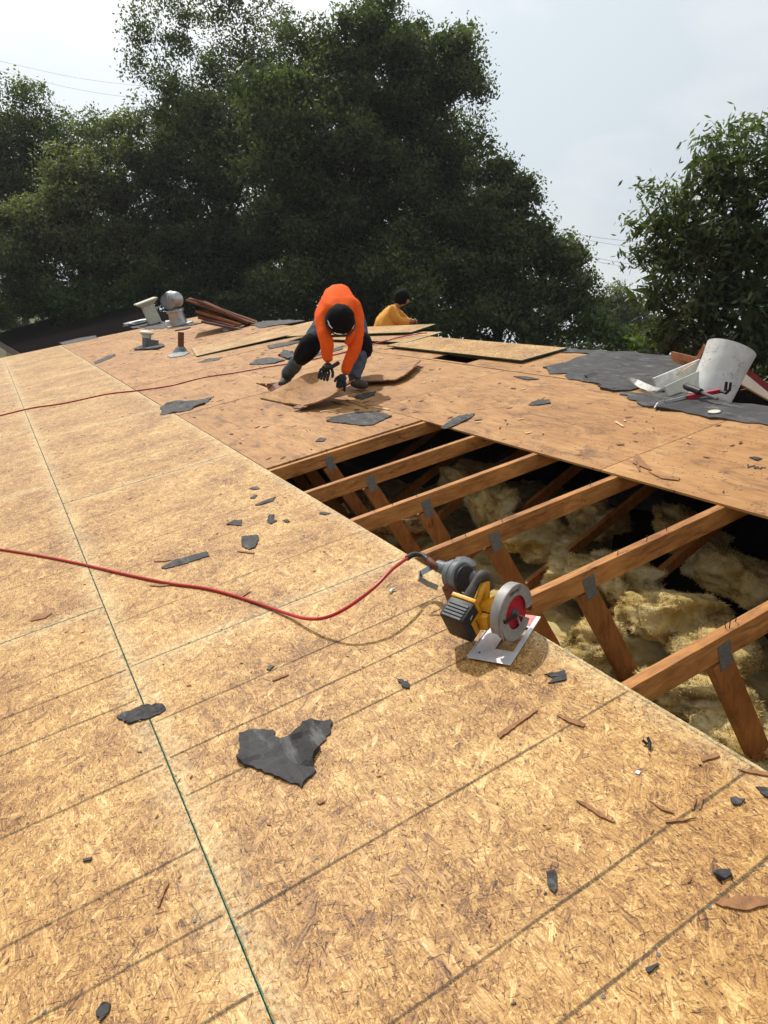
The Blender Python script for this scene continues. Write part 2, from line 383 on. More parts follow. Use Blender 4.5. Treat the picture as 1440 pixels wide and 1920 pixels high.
# ------------------------------------------------------------------ the house
T = .0115                      # sheathing thickness
RIDGE = 4.42; UEND = 15.6; UNEAR = -6.0
house = empty('house', Matrix.Translation((4.25, 5, 0)), 'single storey house with its gable roof stripped and half resheathed', 'house')
EPS = .0015
def osb_mesh(x0, x1, y0, y1):  # in sheet coordinates
    return MB().box(x0, x1, y0, y1, -T, 0)
full = osb_mesh(-.6096+EPS, .6096-EPS, -1.2192+EPS, 1.2192-EPS)
full_me = None
def osb_panel(u0, v0, clip=None):
    """a sheet whose low corner is (u0, v0); clip = (ua, ub) limits it to part of its length"""
    global full_me
    uc, vc = u0+1.2192, v0+.6096
    if clip is None:
        if full_me is None:
            o = full.build('osb_panel', M_OSB, house, roofM(uc, vc)); full_me = o.data; return o
        return link('osb_panel', full_me, house, roofM(uc, vc, rnd.uniform(-.0008, .0008)))
    return osb_mesh(-.6096+EPS, .6096-EPS, clip[0]-uc, clip[1]-uc).build('osb_panel', M_OSB, house, roofM(uc, vc))
for k in range(-2, 6): osb_panel(2.4384*k, 0.0)
osb_panel(2.4384*6, 0.0, (2.4384*6+EPS, UEND)); osb_panel(-2.4384*3, 0.0, (UNEAR, -2.4384*2-EPS))
for k in range(-2, 6): osb_panel(.61+2.4384*k, -1.2192)
osb_panel(.61+2.4384*6, -1.2192, (.61+2.4384*6+EPS, UEND)); osb_panel(.61-2.4384*3, -1.2192, (UNEAR, .61-2.4384*2-EPS))
ms = MB()
for k in range(-3, 7):
    a = max(UNEAR, 2.4384*k); b = min(UEND, 2.4384*(k+1)); ms = MB()
    ms.box(-.365, .365, a+EPS, b-EPS, -T, 0).build('osb_panel', M_OSB, house, roofM(0, -1.2192-.3665))
# old plywood: courses above
def ply(u0, u1, v0, v1, holes=None, dn=0.0):
    EPS = .0032
    uc, vc = (u0+u1)/2, (v0+v1)/2; b = MB()
    if holes is None: b.box(v0-vc+EPS, v1-vc-EPS, u0-uc+EPS, u1-uc-EPS, -T, 0)
    else:
        hu0, hu1, hv0, hv1 = holes
        b.box(v0-vc+EPS, v1-vc-EPS, u0-uc+EPS, hu0-uc, -T, 0); b.box(v0-vc+EPS, v1-vc-EPS, hu1-uc, u1-uc-EPS, -T, 0)
        b.box(v0-vc+EPS, hv0-vc, hu0-uc, hu1-uc, -T, 0); b.box(hv1-vc, v1-vc-EPS, hu0-uc, hu1-uc, -T, 0)
    return b.build('plywood_panel', M_PLY, house, roofM(uc, vc, dn))
u = 1.855
while u < UEND: ply(u, min(u+2.4384, UEND), 1.2222, 2.4384, dn=rnd.uniform(-.0035, .0015)); u += 2.4384
u = 2.54-2.4384*4
while u < UEND: ply(max(u, UNEAR), min(u+2.4384, UEND), 2.4384, 3.6576+.06, dn=rnd.uniform(-.0035, .0015)); u += 2.4384
UC = 1.0
ply(UC, 1.9, 3.7176, RIDGE); ply(1.9, 4.34, 3.7176, RIDGE, holes=(3.16, 3.78, 3.76, 3.97))
u = 4.34
while u < UEND: ply(u, min(u+2.4384, UEND), 3.7176, RIDGE, dn=rnd.uniform(-.0035, .0015)); u += 2.4384
# opposite slope
RX, RZ = RIDGE*CT, Z0+RIDGE*ST
opp = Matrix(((CT, 0, ST, RX), (0, 1, 0, 0), (-ST, 0, CT, RZ), (0, 0, 0, 1)))
for k in range(6):
    a = UC + k*2.4384; MB().box(.002, 6.3, a+.003, min(a+2.435, UEND), -T, 0).build('plywood_panel', M_PLY, house, opp)
xn = 3.705*CT; zn = 3.705*ST+Z0
# walls
ZC = Z0-.40
xe0, xe1 = -1.15, 2*RX+1.15
for (x0, x1, y0, y1, zt) in ((xe0-.15, xe0, UNEAR+.3, UEND-.3, ZC+.05), (xe1, xe1+.15, UNEAR+.3, UEND-.3, ZC+.05)):
    MB().box(x0, x1, y0, y1, 0, zt).build('wall', M_PLASTER, house)
MB().prism([(xe0, 0), (xe1, 0), (xe1, ZC), (RX, RZ-.14), (xe0, ZC)], -UEND+.30, -UEND+.45, Matrix.Rotation(R(90), 4, 'X')).build('wall', M_PLASTER, house)
MB().prism([(xe0, 0), (xe1, 0), (xe1, ZC), (xn, ZC), (xn, zn-.14), (xe0, ZC)], -UNEAR-.45, -UNEAR-.30, Matrix.Rotation(R(90), 4, 'X')).build('wall', M_PLASTER, house)
MB().prism([(xn+.03, ZC), (xe1, ZC), (xe1, ZC+.03), (RX, RZ-.02), (xn+.03, zn-.02)], -UC-.04, -UC-.005, Matrix.Rotation(R(90), 4, 'X')).build('wall', M_DARK, house)  # near-black gable end: its colour paints the dark of the open attic
MB().box(xn, xn+.03, UNEAR+.3, UC+.003, ZC-.05, zn-.02).build('wall', M_DARK, house)  # added dark screen that keeps light out of the attic
MB().box(xn+.031, xe1, UNEAR+.3, UC, ZC+.002, ZC+.06).build('roof_deck', M_DARK, house)
MB().box(xe0+.003, xe1-.003, UNEAR+.46, UEND-.46, ZC-.10, ZC-.06).build('ceiling', M_CARD, house)
MB().box(0, .02, UNEAR, UEND, -.14, -.013).build('fascia', M_WHITE, house, RT @ Matrix.Translation((-1.955, 0, 0)))
MB().box(-1.93, RIDGE-.02, 0, .02, -.15, -.013).build('fascia', M_BRNT, house, RT @ Matrix.Translation((0, UEND-.021, 0)))

# trusses, 24 inches on centre
def barmesh(name, mat, a, b, w, d, side, parent, M, bevel=.002):
    """bar whose mesh starts at its own lower end"""
    a, b = Vector(a), Vector(b); o = MB().bar((0, 0, 0), b-a, w, d, side)
    return o.build(name, mat, parent, M @ Matrix.Translation(a), bevel=bevel)
WD = .038
def toRoof(p):   # point on truss plane given as world x, z -> roof local (v, n)
    x, z = p[0], p[1]-0; return (x*CT + z*ST, -x*ST + z*CT)
panel_pt = (2.17, -.34)        # bottom chord panel point, relative to Z0
for k in range(-2, 9):
    uu = 1.8288-.6096*k; M = roofM(uu, 0)
    tr = empty('roof_truss', M, parent=house)
    seen = -1 <= k <= 6
    short = uu < UC; RG = 3.69 if short else RIDGE
    barmesh('top_chord', M_TIM, (-1.9, 0, -T-.001-.0445), (RG, 0, -T-.001-.0445), WD, .089, (0, 1, 0), tr, M)
    jit = rnd.uniform(-.02, .02)
    v1, n1 = 1.655+jit, -T-.0895
    v2, n2 = toRoof(panel_pt)
    barmesh('web', M_TIMW, (v1-.015, -.0005, n1-.002), (v2, 0, n2), WD-.001, .089, (0, 1, 0), tr, M)
    barmesh('web', M_TIMW, (v2+.05, .001, n2+.03), ((3.62, 0, -.445) if short else (RIDGE-.12, 0, -.17)), WD-.002, .064, (0, 1, 0), tr, M)
    bc = MB().box(xe0+.01, (xn-.01 if short else xe1-.01), -WD/2, WD/2, -.445, -.356); Mw = Matrix.Translation((0, uu, Z0)); bc.build('bottom_chord', M_TIM, tr, Mw)
    if seen:
        for s in (-1, 1):
            gp = MB().box(-.029, .029, -.0008, .0008, -.050, .050).build('gusset_plate', M_GUSS, tr, M @ Matrix.Translation((v1-.002, s*(WD/2+.0012), -T-.079)) @ Matrix.Rotation(R(-10), 4, 'Y'))
        for j in range(rnd.choice((3, 4, 5))):
            vv = rnd.uniform(1.28, 2.38)
            nb = MB().tube([(0, 0, 0), (rnd.uniform(-.006, .006), 0, .012), (rnd.uniform(-.014, .014), rnd.uniform(-.01, .01), .026)], [.0016, .0016, .002], 6)
            nb.build('nail', M_BLACK, tr, M @ Matrix.Translation((vv, rnd.uniform(-.012, .012), -T)))
# support plank in the ridge opening under the bucket, and the plank edge at the felt
MB().box(-.20, .50, -.5, .45, -.02, 0).build('decking_board', M_OLDB, house, RT @ Matrix.Translation((4.0, .2, -.16)) @ Matrix.Rotation(R(22), 4, 'Y'))

# inked rafter lines on the new sheathing: flat marks, 0.5 mm proud
def mat_ink(name, c, cover):
    t = NT(name, .8, .1); o = t.tc.outputs['Object']; t.col(c)
    a = t.mr(t.noise(o, 130, 4, .7), .5-cover*.35, .5+.30-cover*.35, .85, .12)
    t.l(t.math('MULTIPLY', a, t.mr(t.noise(o, 4, 3), .3, .7, 1.0, .55)), t.b.inputs['Alpha']); return t.m
M_INK = mat_ink('grey marker line', (.075, .065, .05), .2); M_CHALK = mat_ink('green chalk line', (.012, .13, .085), .6)
def line(u0, v0, u1, v1, w, mat, name='marker_line', wob=.003):
    n = max(4, int(math.hypot(u1-u0, v1-v0)/.05)); vs = []; fs = []
    dx, dy = (v1-v0), (u1-u0); ll = math.hypot(dx, dy); px_, py_ = -dy/ll, dx/ll; s = rnd.random()*90
    for i in range(n+1):
        t = i/n; o_ = wob*noise.noise((t*6, s, 0)) ; ww = w*(.65+.7*abs(noise.noise((t*ll*22, s, 4))))
        for q in (-.5, .5): vs.append((dx*t+px_*(o_+q*ww), dy*t+py_*(o_+q*ww), 0))
    fs = [(2*i, 2*i+1, 2*i+3, 2*i+2) for i in range(n)]
    MB().add(vs, fs).build(name, mat, house, roofM(u0, v0, .0012+.0002*rnd.random()))
for uu in (.40, -.41, -.62, -.81, -1.265, -1.235-.61+.19, -1.83, -2.2, .95, 1.25, 1.6, 3.1): line(uu, .012, uu+.012, 1.205, .0085 if uu < 0 else .006, M_INK)
for uu in (1.85, 1.2, .17, -.01, -.235, -.635, -1.01, -1.235, -1.445, -1.85, 2.4, 3.6): line(uu+.01, -1.2, uu, -.012, .0085 if uu < 0 else .006, M_INK)
line(-4, 0.0035, 12, -.0035, .0080, M_CHALK, 'chalk_line', .004)
line(-2.4, 1.2, -.02, 1.2135, .005, M_CHALK, 'chalk_line')
for uu in (0, 2.4384): line(uu+.0035, .01, uu+.003, 1.2, .006, M_CHALK, 'chalk_line')
line(.614, -1.2, .614, -.01, .005, M_CHALK, 'chalk_line')

# ------------------------------------------------------------------ insulation in the attic
def lump(name, M, size, seed, rough, mat, sub=4, fuzz=0, **k):
    bm = bmesh.new(); bmesh.ops.create_icosphere(bm, subdivisions=sub, radius=1)
    for v in bm.verts:
        p = v.co.copy(); q = p*1.15 + Vector((seed*7.1, seed*3.3, seed))
        r = 1 + rough*(noise.noise(q) + .6*noise.noise(q*2.3) + .26*noise.noise(Vector((q.x*4.1, q.y*4.1, q.z*5))) + .10*noise.noise(q*9) + .07*noise.noise(q*19))
        e = Vector([math.copysign(abs(c)**.7, c) for c in p])
        v.co = Vector((e.x*size[0], e.y*size[1], e.z*size[2]))*r
    if fuzz:
        bm.normal_update(); bm.verts.ensure_lookup_table(); r_ = random.Random(seed); vv = list(bm.verts); base_ = [(v.co.copy(), v.normal.copy()) for v in vv]
        for i in range(fuzz):
            c_, n_ = base_[r_.randrange(len(base_))]; t_ = Vector((r_.gauss(0, 1), r_.gauss(0, 1), r_.gauss(0, 1))).normalized(); d_ = (n_*r_.uniform(.1, .9)+t_).normalized()
            l_ = r_.uniform(.005, .017); w_ = d_.orthogonal()*r_.uniform(.0007, .0022); c_ = c_ + t_*.004
            bm.faces.new([bm.verts.new(c_-w_), bm.verts.new(c_+w_), bm.verts.new(c_+d_*l_+t_*.004)])
    me = bpy.data.meshes.new(name); bm.to_mesh(me); bm.free(); me.materials.append(mat)
    me.polygons.foreach_set('use_smooth', [True]*len(me.polygons)); return link(name, me, None, M, **k)
vs = []; fs = []; NU, NV = 150, 110
for i in range(NU+1):
    for j in range(NV+1):
        yy = -3.4+7.2*i/NU; xx = -.3+5.6*j/NV; q = Vector((xx*2.2, yy*2.2, 3.3))
        h = .10*noise.noise(q) + .07*abs(noise.noise(q*2.1)) + .045*noise.noise(q*4.3) + .02*noise.noise(q*9.7)
        vs.append((xx, yy, Z0-.32+h+.02*math.sin(yy*10.3)))
for i in range(NU):
    for j in range(NV):
        a = i*(NV+1)+j; fs.append((a, a+1, a+NV+2, a+NV+1))
MB().add(vs, fs).build('attic_insulation', M_INS, smooth=True, kind='stuff', label='yellow glass wool spread over the attic floor between trusses')
GI = 'crumpled glass wool batts in the open attic'
M_INSD = plain('dark faced glass wool', (.045, .042, .04), .8, .6, 12, .2, 0, .8); M_INSB = plain('brown dusty glass wool', (.22, .13, .06), .95, .6, 22, .05, 0, .9)
BATTS = [  # pixel of the centre, depth below the sheathing, size, turn, material, label
 (1110,1230,-.42,(.17,.13,.15),.4,M_INS,'torn tan glass wool lump bulging beside the edge just past the circular saw'),
 (1290,1000,-.62,(.34,.24,.12),.8,M_INS,'yellow glass wool batt in deep shade behind the second nearest truss'),
 (1265,1160,-.50,(.26,.20,.13),-.5,M_INS,'pale glass wool mound between the two nearest trusses'),
 (1170,1090,-.60,(.26,.18,.12),1.1,M_INS,'yellow batt lying against the reddish up-sloping web of the second nearest truss'),
 (1345,1230,-.55,(.24,.18,.12),.2,M_INS,'whitish glass wool lump under the nearest truss'),
 (1310,1310,-.52,(.25,.22,.10),-.9,M_INS,'smooth folded yellow batt near the bottom corner of the opening'),
 (1390,1395,-.55,(.26,.20,.10),.5,M_INS,'olive glass wool batt at the lowest visible end of the opening'),
 (890,905,-.55,(.30,.20,.16),.3,M_INS,'upright yellow batt between the second and third farthest trusses'),
 (925,955,-.55,(.24,.16,.17),1.3,M_INS,'ribbed yellow batt standing behind the middle truss'),
 (1010,1010,-.60,(.28,.20,.12),-.3,M_INS,'yellow batt in the bay above the black coil nailer'),
 (1075,1075,-.62,(.24,.18,.11),.9,M_INS,'olive batt between the crossing webs right of the coil nailer'),
 (765,985,-.45,(.24,.16,.07),.2,M_INSB,'brown dust covered glass wool beside the new sheathing edge'),
 (700,945,-.55,(.22,.15,.07),.7,M_INSB,'brown debris covered batt in the bay below the third truss from the far end'),
 (1200,925,-.50,(.30,.17,.10),-.6,M_INSD,'black faced batt slumped in the shade under the plywood edge'),
 (1120,975,-.60,(.28,.18,.14),.4,M_INS,'shaded yellow batt below the black faced one'),
 (1380,1080,-.65,(.34,.22,.14),1.2,M_INS,'shaded olive batt behind the nearest truss at the picture edge'),
]
for i, (px, py, n, sz, a, m, lb) in enumerate(BATTS):
    u_, v_, n_ = rp(px, py, n-.15); w = P(u_, v_, n_)
    lump('insulation_batt', Matrix.Translation(w) @ Matrix.Rotation(a, 4, 'Z') @ Matrix.Rotation(.3*math.sin(i*2.2), 4, 'X'), tuple(.88*q for q in sz), i+1, .42, m, 5, 9000, label=lb, cat='insulation', group=GI)

# ------------------------------------------------------------------ thin sheets: felt, scraps, splinters
def thin(name, px, mat, h=.003, wr=.0, jag=.0, step=None, base=.0012, poly3=None, parent=None, thick=None, **k):
    """a torn flat piece lying on the roof: outline given as places on the roof"""
    if poly3 is None: pts = [rp(x, y, 0) for x, y in px]; pts = [(p[1], p[0], 0.0) for p in pts]
    else: pts = [(v, u, n) for u, v, n in poly3]
    cx = sum(p[0] for p in pts)/len(pts); cy = sum(p[1] for p in pts)/len(pts)
    ext = max(max(p[0] for p in pts)-min(p[0] for p in pts), max(p[1] for p in pts)-min(p[1] for p in pts))
    st = step or max(.008, ext/26)
    loop = []; sd = rnd.random()*50
    for i, a in enumerate(pts):
        b = pts[(i+1) % len(pts)]; n = max(1, int(math.hypot(b[0]-a[0], b[1]-a[1])/st))
        for j in range(n):
            t = j/n; x, y, z = a[0]+(b[0]-a[0])*t, a[1]+(b[1]-a[1])*t, a[2]+(b[2]-a[2])*t
            if j: 
                l_ = math.hypot(b[0]-a[0], b[1]-a[1]); s_ = rnd.uniform(-1, 1)*jag*st; x += -(b[1]-a[1])/l_*s_; y += (b[0]-a[0])/l_*s_
            loop.append((x-cx, y-cy, z))
    P2 = [Vector(p[:2]) for p in loop]; nb = len(P2)
    if ext > .05 and (wr or poly3):
        xs = [p.x for p in P2]; ys = [p.y for p in P2]; x = min(xs)
        while x < max(xs):
            y = min(ys)
            while y < max(ys): P2.append(Vector((x+rnd.uniform(-.3, .3)*st, y+rnd.uniform(-.3, .3)*st))); y += st*1.3
            x += st*1.3
    vo, eo, fo, ov, oe, of = delaunay_2d_cdt(P2, [(i, (i+1) % nb) for i in range(nb)], [], 1, 1e-6)
    def hz(x, y):
        z = 0.0
        if poly3:      # inverse distance blend of the outline heights
            s0 = s1 = 0.0
            for q in loop[::max(1, nb//40)]:
                w_ = 1/((q[0]-x)**2+(q[1]-y)**2+1e-5); s0 += w_; s1 += w_*q[2]
            z = s1/s0
        if wr: z += wr*(max(0, noise.noise((x/ext*2.2+sd, y/ext*5.2, 1)))*2.2 + .9*max(0, noise.noise((x/ext*5+sd, y/ext*11, 5))) + .5*abs(noise.noise((x*14+sd, y*14, 5))))
        return z
    zz = [hz(p.x, p.y) for p in vo]; m = len(vo)
    tk = thick if thick is not None else h
    top = [(p.x, p.y, base+z+h) for p, z in zip(vo, zz)]
    bot = [(p.x, p.y, (base if (poly3 is None) else base+z+h-tk)) for p, z in zip(vo, zz)]
    cnt = {}
    for f in fo:
        for i in range(len(f)):
            a, b = f[i], f[(i+1) % len(f)]; cnt[(a, b)] = 1
    fs = [tuple(f) for f in fo] + [tuple(m+i for i in reversed(f)) for f in fo] + [(b, a, a+m, b+m) for (a, b) in cnt if (b, a) not in cnt]
    return MB().add(top+bot, fs).build(name, mat, parent, roofM(cy, cx), **k)

GF = 'torn black felt pieces scattered on the roof'
FELT = [  # outline in the photograph, name, height of wrinkles, label
 ([(1018,690),(1060,682),(1105,665),(1052,662),(1066,655),(1100,657),(1140,661),(1200,664),(1262,668),(1300,672),(1302,688),(1270,700),(1262,716),(1240,724),(1200,728),(1182,733),(1150,735),(1125,730),(1122,722),(1092,716),(1068,712),(1064,701),(1030,702)], 'felt_underlayment', .010, 'large ragged sheet of black felt left below the ridge by the bucket'),
 ([(1096,700),(1120,699),(1150,703),(1185,706),(1215,700),(1262,690),(1298,686),(1300,694),(1270,702),(1262,716),(1240,722),(1200,726),(1180,731),(1152,733),(1127,728),(1122,720),(1100,712)], 'felt_underlayment', .012, 'lower lapped layer of the large ragged felt sheet'),
 ([(1163,736),(1180,737),(1240,736),(1290,738),(1330,748),(1370,757),(1440,763),(1500,772),(1500,812),(1440,798),(1380,790),(1348,786),(1330,786),(1310,779),(1290,776),(1260,771),(1225,765),(1195,757),(1180,750)], 'felt_underlayment', .008, 'long strip of black felt below the white bucket and pry bar'),
 ([(448,1376),(465,1370),(478,1368),(512,1371),(518,1385),(530,1393),(545,1388),(556,1372),(568,1360),(585,1355),(605,1354),(621,1353),(621,1370),(612,1388),(600,1398),(596,1412),(588,1428),(593,1446),(577,1462),(566,1479),(545,1470),(505,1452),(470,1438),(447,1429),(449,1400)], 'felt_scrap', .012, 'large heart shaped felt scrap in the middle of the new sheathing'),
 ([(219,1346),(240,1335),(262,1327),(290,1322),(305,1321),(311,1332),(300,1340),(283,1347),(262,1352),(243,1358)], 'felt_scrap', .006, 'felt scrap shaped like a leaf lying across the green chalk line'),
 ([(181,1907),(186,1890),(196,1882),(209,1885),(205,1899),(190,1917)], 'felt_scrap', .004, 'small dark felt scrap at the bottom left corner'),
 ([(303,1066),(330,1050),(388,1035),(393,1043),(345,1058),(312,1067)], 'felt_scrap', .003, 'long pointed felt strip above the red hose'),
 ([(454,1007),(482,1003),(486,1012),(478,1028),(466,1031),(454,1025)], 'felt_scrap', .004, 'square notched felt scrap right of the long pointed strip'),
 ([(425,984),(440,976),(454,976),(453,986)], 'felt_scrap', .003, 'little trapezoid felt scrap above the square notched one'),
 ([(478,948),(495,940),(517,932),(512,940),(490,947)], 'felt_scrap', .002, 'thin slanting felt sliver near the new sheathing edge, above the trapezoid scrap'),
 ([(501,979),(504,968),(515,966),(511,974),(520,977),(508,983)], 'felt_scrap', .003, 'hooked felt crumb right of the trapezoid scrap'),
 ([(529,976),(540,975),(545,979),(536,980)], 'felt_scrap', .001, 'tiny felt crumb farthest right of the cluster on the new sheathing'),
 ([(467,917),(482,912),(487,917),(478,919)], 'felt_scrap', .001, 'small felt flake above the thin slanting sliver'),
 ([(469,935),(476,929),(483,929),(478,935)], 'felt_scrap', .001, 'short felt chip just left of the slanting sliver'),
 ([(598,963),(606,960),(620,963),(608,966)], 'felt_scrap', .001, 'felt chip beside the first open bay of the roof'),
 ([(1020,1267),(1040,1263),(1060,1258),(1061,1276),(1040,1280),(1027,1282),(1036,1274),(1052,1269),(1034,1271)], 'felt_scrap', .002, 'forked felt scrap right of the circular saw'),
 ([(744,1274),(757,1276),(769,1284),(768,1292),(757,1290)], 'felt_scrap', .002, 'small black felt chip below left of the circular saw'),
 ([(1369,1498),(1380,1496),(1397,1501),(1390,1508),(1375,1511)], 'felt_scrap', .003, 'black felt chip on the right beside a grey marker line'),
 ([(1416,1477),(1440,1480),(1452,1500),(1438,1497),(1425,1487)], 'felt_scrap', .003, 'felt scrap cut by the right picture edge near the open attic'),
 ([(1338,1640),(1350,1633),(1368,1633),(1373,1643),(1360,1650),(1344,1649)], 'felt_scrap', .008, 'crumpled black felt lump low on the right'),
 ([(1024,1636),(1040,1634),(1044,1655),(1040,1677),(1030,1668),(1026,1650)], 'felt_scrap', .004, 'upright frayed felt strip in the right foreground'),
 ([(300,764),(330,752),(355,753),(385,748),(402,744),(385,758),(362,766),(358,770),(330,774),(301,779),(304,770)], 'felt_scrap', .014, 'curled grey felt piece lying across the new sheathing edge'),
 ([(612,790),(640,779),(680,773),(720,775),(735,781),(722,786),(700,797),(682,799),(660,796),(640,794)], 'felt_scrap', .006, 'broad grey felt patch just above the open attic bays'),
 ([(826,803),(846,788),(862,780),(890,776),(884,784),(850,800),(835,805)], 'felt_scrap', .005, 'grey felt strip at the top corner of the opening'),
 ([(660,744),(690,736),(705,735),(702,741),(680,749)], 'felt_scrap', .003, 'grey felt chip by the boot of the worker in orange'),
 ([(591,828),(600,821),(612,823),(606,828)], 'felt_scrap', .001, 'tiny grey chip left of the open bays on the old plywood'),
 ([(962,706),(985,706),(1012,711),(990,713)], 'felt_scrap', .002, 'flat felt chip below the half sheet on the old plywood'),
 ([(990,760),(1008,750),(1030,750),(1033,756),(1010,760)], 'felt_scrap', .003, 'triangular felt chip in the middle of the old plywood'),
 ([(1404,858),(1415,857),(1430,861),(1420,864)], 'felt_scrap', .001, 'small felt chip near the right end of the old plywood'),
 ([(502,648),(540,642),(566,635),(560,643),(530,650),(505,655)], 'felt_scrap', .004, 'pale grey felt strip behind the worker in orange, left of his leg'),
 ([(468,684),(480,674),(500,671),(520,672),(535,676),(515,682),(490,684)], 'felt_scrap', .006, 'wrinkled grey felt patch left of the worker in orange'),
 ([(523,668),(532,656),(550,662),(556,672),(540,675)], 'felt_scrap', .02, 'upturned dark felt curl left of the worker in orange'),
 ([(588,663),(625,654),(643,648),(643,655),(620,661),(596,667)], 'felt_scrap', .003, 'grey felt strip seen between the legs of the worker in orange'),
 ([(175,680),(200,668),(215,664),(216,668),(198,676),(180,683)], 'felt_scrap', .004, 'twisted grey strip near the far end of the new sheathing'),
 ([(110,643),(150,634),(180,629),(182,634),(150,641),(120,647)], 'felt_scrap', .004, 'flat grey strip along the far rake edge'),
 ([(370,680),(390,673),(415,670),(410,675),(385,680)], 'felt_scrap', .002, 'pale grey strip below the left end of the long loose sheet'),
 ([(230,612),(262,607),(300,603),(345,604),(380,606),(350,612),(320,613),(300,618),(262,616)], 'felt_underlayment', .01, 'grey felt patch around the foot of the turbine vent'),
 ([(463,608),(500,602),(540,600),(572,602),(530,609),(490,615)], 'felt_underlayment', .008, 'dull grey felt patch on the ridge beside the brown boards'),
 ([(1035,1244+0),(1052,1240),(1048,1246)], 'felt_scrap', .001, 'faint dark sliver just above the forked scrap'),
]
for i, (pp, nm, wr, lb) in enumerate(FELT[:-1]):
    thin(nm, pp, M_FELT, h=.0025, wr=wr*1.15, jag=.45, label=lb, cat='roofing felt', group=GF, smooth=False)

GS = 'wood splinters dropped on the sheathing'
SPL = [
 ([(932,1379),(1003,1331),(1009,1333),(937,1386)], M_SPLID, 'long reddish splinter below the forked felt scrap'),
 ([(1044,1343),(1056,1344),(1096,1358),(1094,1365),(1070,1357)], M_SPLID, 'tapered splinter crossing a marker line near the attic edge'),
 ([(1314,1422),(1346,1413),(1350,1420),(1317,1430)], M_SPLID, 'short square stick near the attic edge on the right'),
 ([(1383,1444),(1415,1446),(1442,1450),(1442,1457),(1410,1452)], M_SPLID, 'splinter reaching the right picture edge at the attic rim'),
 ([(1080,1502),(1100,1508),(1130,1528),(1155,1546),(1120,1530)], M_SPLID, 'long curved splinter in the right foreground'),
 ([(1217,1504),(1240,1514),(1265,1528),(1240,1520)], M_SPLID, 'thin dark splinter left of the crossed pair on the right'),
 ([(1247,1540),(1270,1538),(1304,1536),(1280,1542),(1248,1544)], M_SPLID, 'flat lying splinter under the little upright slivers'),
 ([(1297,1519),(1303,1496),(1306,1497),(1301,1520)], M_SPLID, 'left of two little parallel slivers on the right'),
 ([(1310,1518),(1314,1498),(1319,1498),(1314,1520)], M_SPLID, 'right of two little parallel slivers on the right'),
 ([(295,1702),(303,1680),(317,1650),(318,1656),(303,1690),(298,1703)], M_SPLID, 'dark slim splinter left of the chalk line in the foreground'),
 ([(57,1166),(60,1158),(85,1151),(98,1151),(85,1160)], M_SPLID, 'brown wood chip near the left edge below the red hose'),
 ([(510,1276),(540,1264),(541,1267),(513,1278)], M_SPLID, 'short brown splinter above the heart shaped felt'),
 ([(500,1256),(508,1248),(514,1250),(506,1258)], M_BLACK, 'tiny black crumb above the short brown splinter'),
 ([(595,1505),(606,1500),(609,1505),(599,1510)], M_SPLID, 'small dark chip below right of the heart shaped felt'),
 ([(155,1613),(174,1609),(170,1615),(158,1617)], M_BLACK, 'little black sliver in the left foreground'),
 ([(1340,1695),(1380,1682),(1440,1684),(1450,1695),(1400,1709),(1355,1702)], M_SPLID, 'wide brown bark strip at the right edge of the foreground'),
 ([(1210,1817),(1233,1808),(1236,1812),(1214,1826)], M_BLACK, 'black wood crumb low on the right'),
 ([(1186,869),(1192,852),(1196,853),(1222,882),(1218,882)], M_SPLID, 'long thin dark splinter above the plywood edge'),
 ([(1192,866),(1198,884),(1201,884),(1195,865)], M_SPLID, 'short splinter leaning against the long thin dark one'),
 ([(1215,885),(1240,893),(1275,897),(1272,902),(1240,898)], M_SPLID, 'flat splinter on the old plywood edge above the second truss'),
 ([(1155,790),(1170,800),(1168,801),(1153,792)], M_SPLIN, 'pale splinter in the middle of the plywood under the pry bar'),
 ([(280,1011+88),(300,1097),(330,1097),(300,1101)], M_SPLID, 'hair thin splinter by the red hose'),
 ([(441,1113+8),(462,1112),(470,1110),(455,1120)], M_SPLID, 'faint brown sliver right of the red hose curve'),
 ([(445,1035),(450,1033),(478,1037),(476,1039)], M_SPLID, 'thin brown sliver under the square notched felt scrap'),
 ([(288,1054),(300,1052),(322,1051),(305,1054)], M_SPLID, 'thin brown sliver left of the pointed felt strip'),
]
for pp, m, lb in SPL: thin('wood_splinter', pp, m, h=.0035, jag=.2, label=lb, cat='splinter', group=GS)

def debris(lo, hi, count, mat, name, lb, s0, s1, seed):
    r_ = random.Random(seed); b = MB()
    for i in range(count):
        uu = lo[0]+(hi[0]-lo[0])*r_.random()**1.2; vv = r_.uniform(lo[1], hi[1])
        if -6 < uu < 1.86 and 1.2 < vv < 2.45: continue
        a = r_.uniform(0, 6.3); l_ = r_.uniform(s0, s1)*(1+.12*max(0, uu)); w_ = l_*r_.uniform(.12, .5); M_ = Matrix.Translation((vv, uu, .001)) @ Matrix.Rotation(a, 4, 'Z')
        b.prism([(-l_/2, -w_*.2), (-l_*.1, -w_/2), (l_/2, w_*.1), (l_*.2, w_/2)], 0, r_.uniform(.001, .003), M_)
    b.build(name, mat, None, RT, kind='stuff', label=lb)
debris((-2.2, -1.0), (9, 1.2), 420, M_SPLID, 'wood_crumbs', 'brown wood crumbs sprinkled over the new sheathing', .006, .020, 41)
debris((-2.2, -1.0), (9, 1.2), 160, M_BLACK, 'felt_crumbs', 'black felt crumbs sprinkled over the new sheathing', .004, .011, 42)
debris((-1.5, 2.45), (12, 4.3), 260, M_OLDB, 'wood_debris', 'dark wood debris sprinkled over the old plywood', .02, .055, 43)
debris((1.9, 1.3), (12, 2.5), 90, M_OLDB, 'wood_debris', 'dark wood debris on the plywood left of the open attic', .02, .055, 44)
debris((-1.5, 1.3), (12, 4.3), 150, M_SPLIN, 'pale_debris', 'pale wood slivers sprinkled over the old plywood', .02, .05, 45)

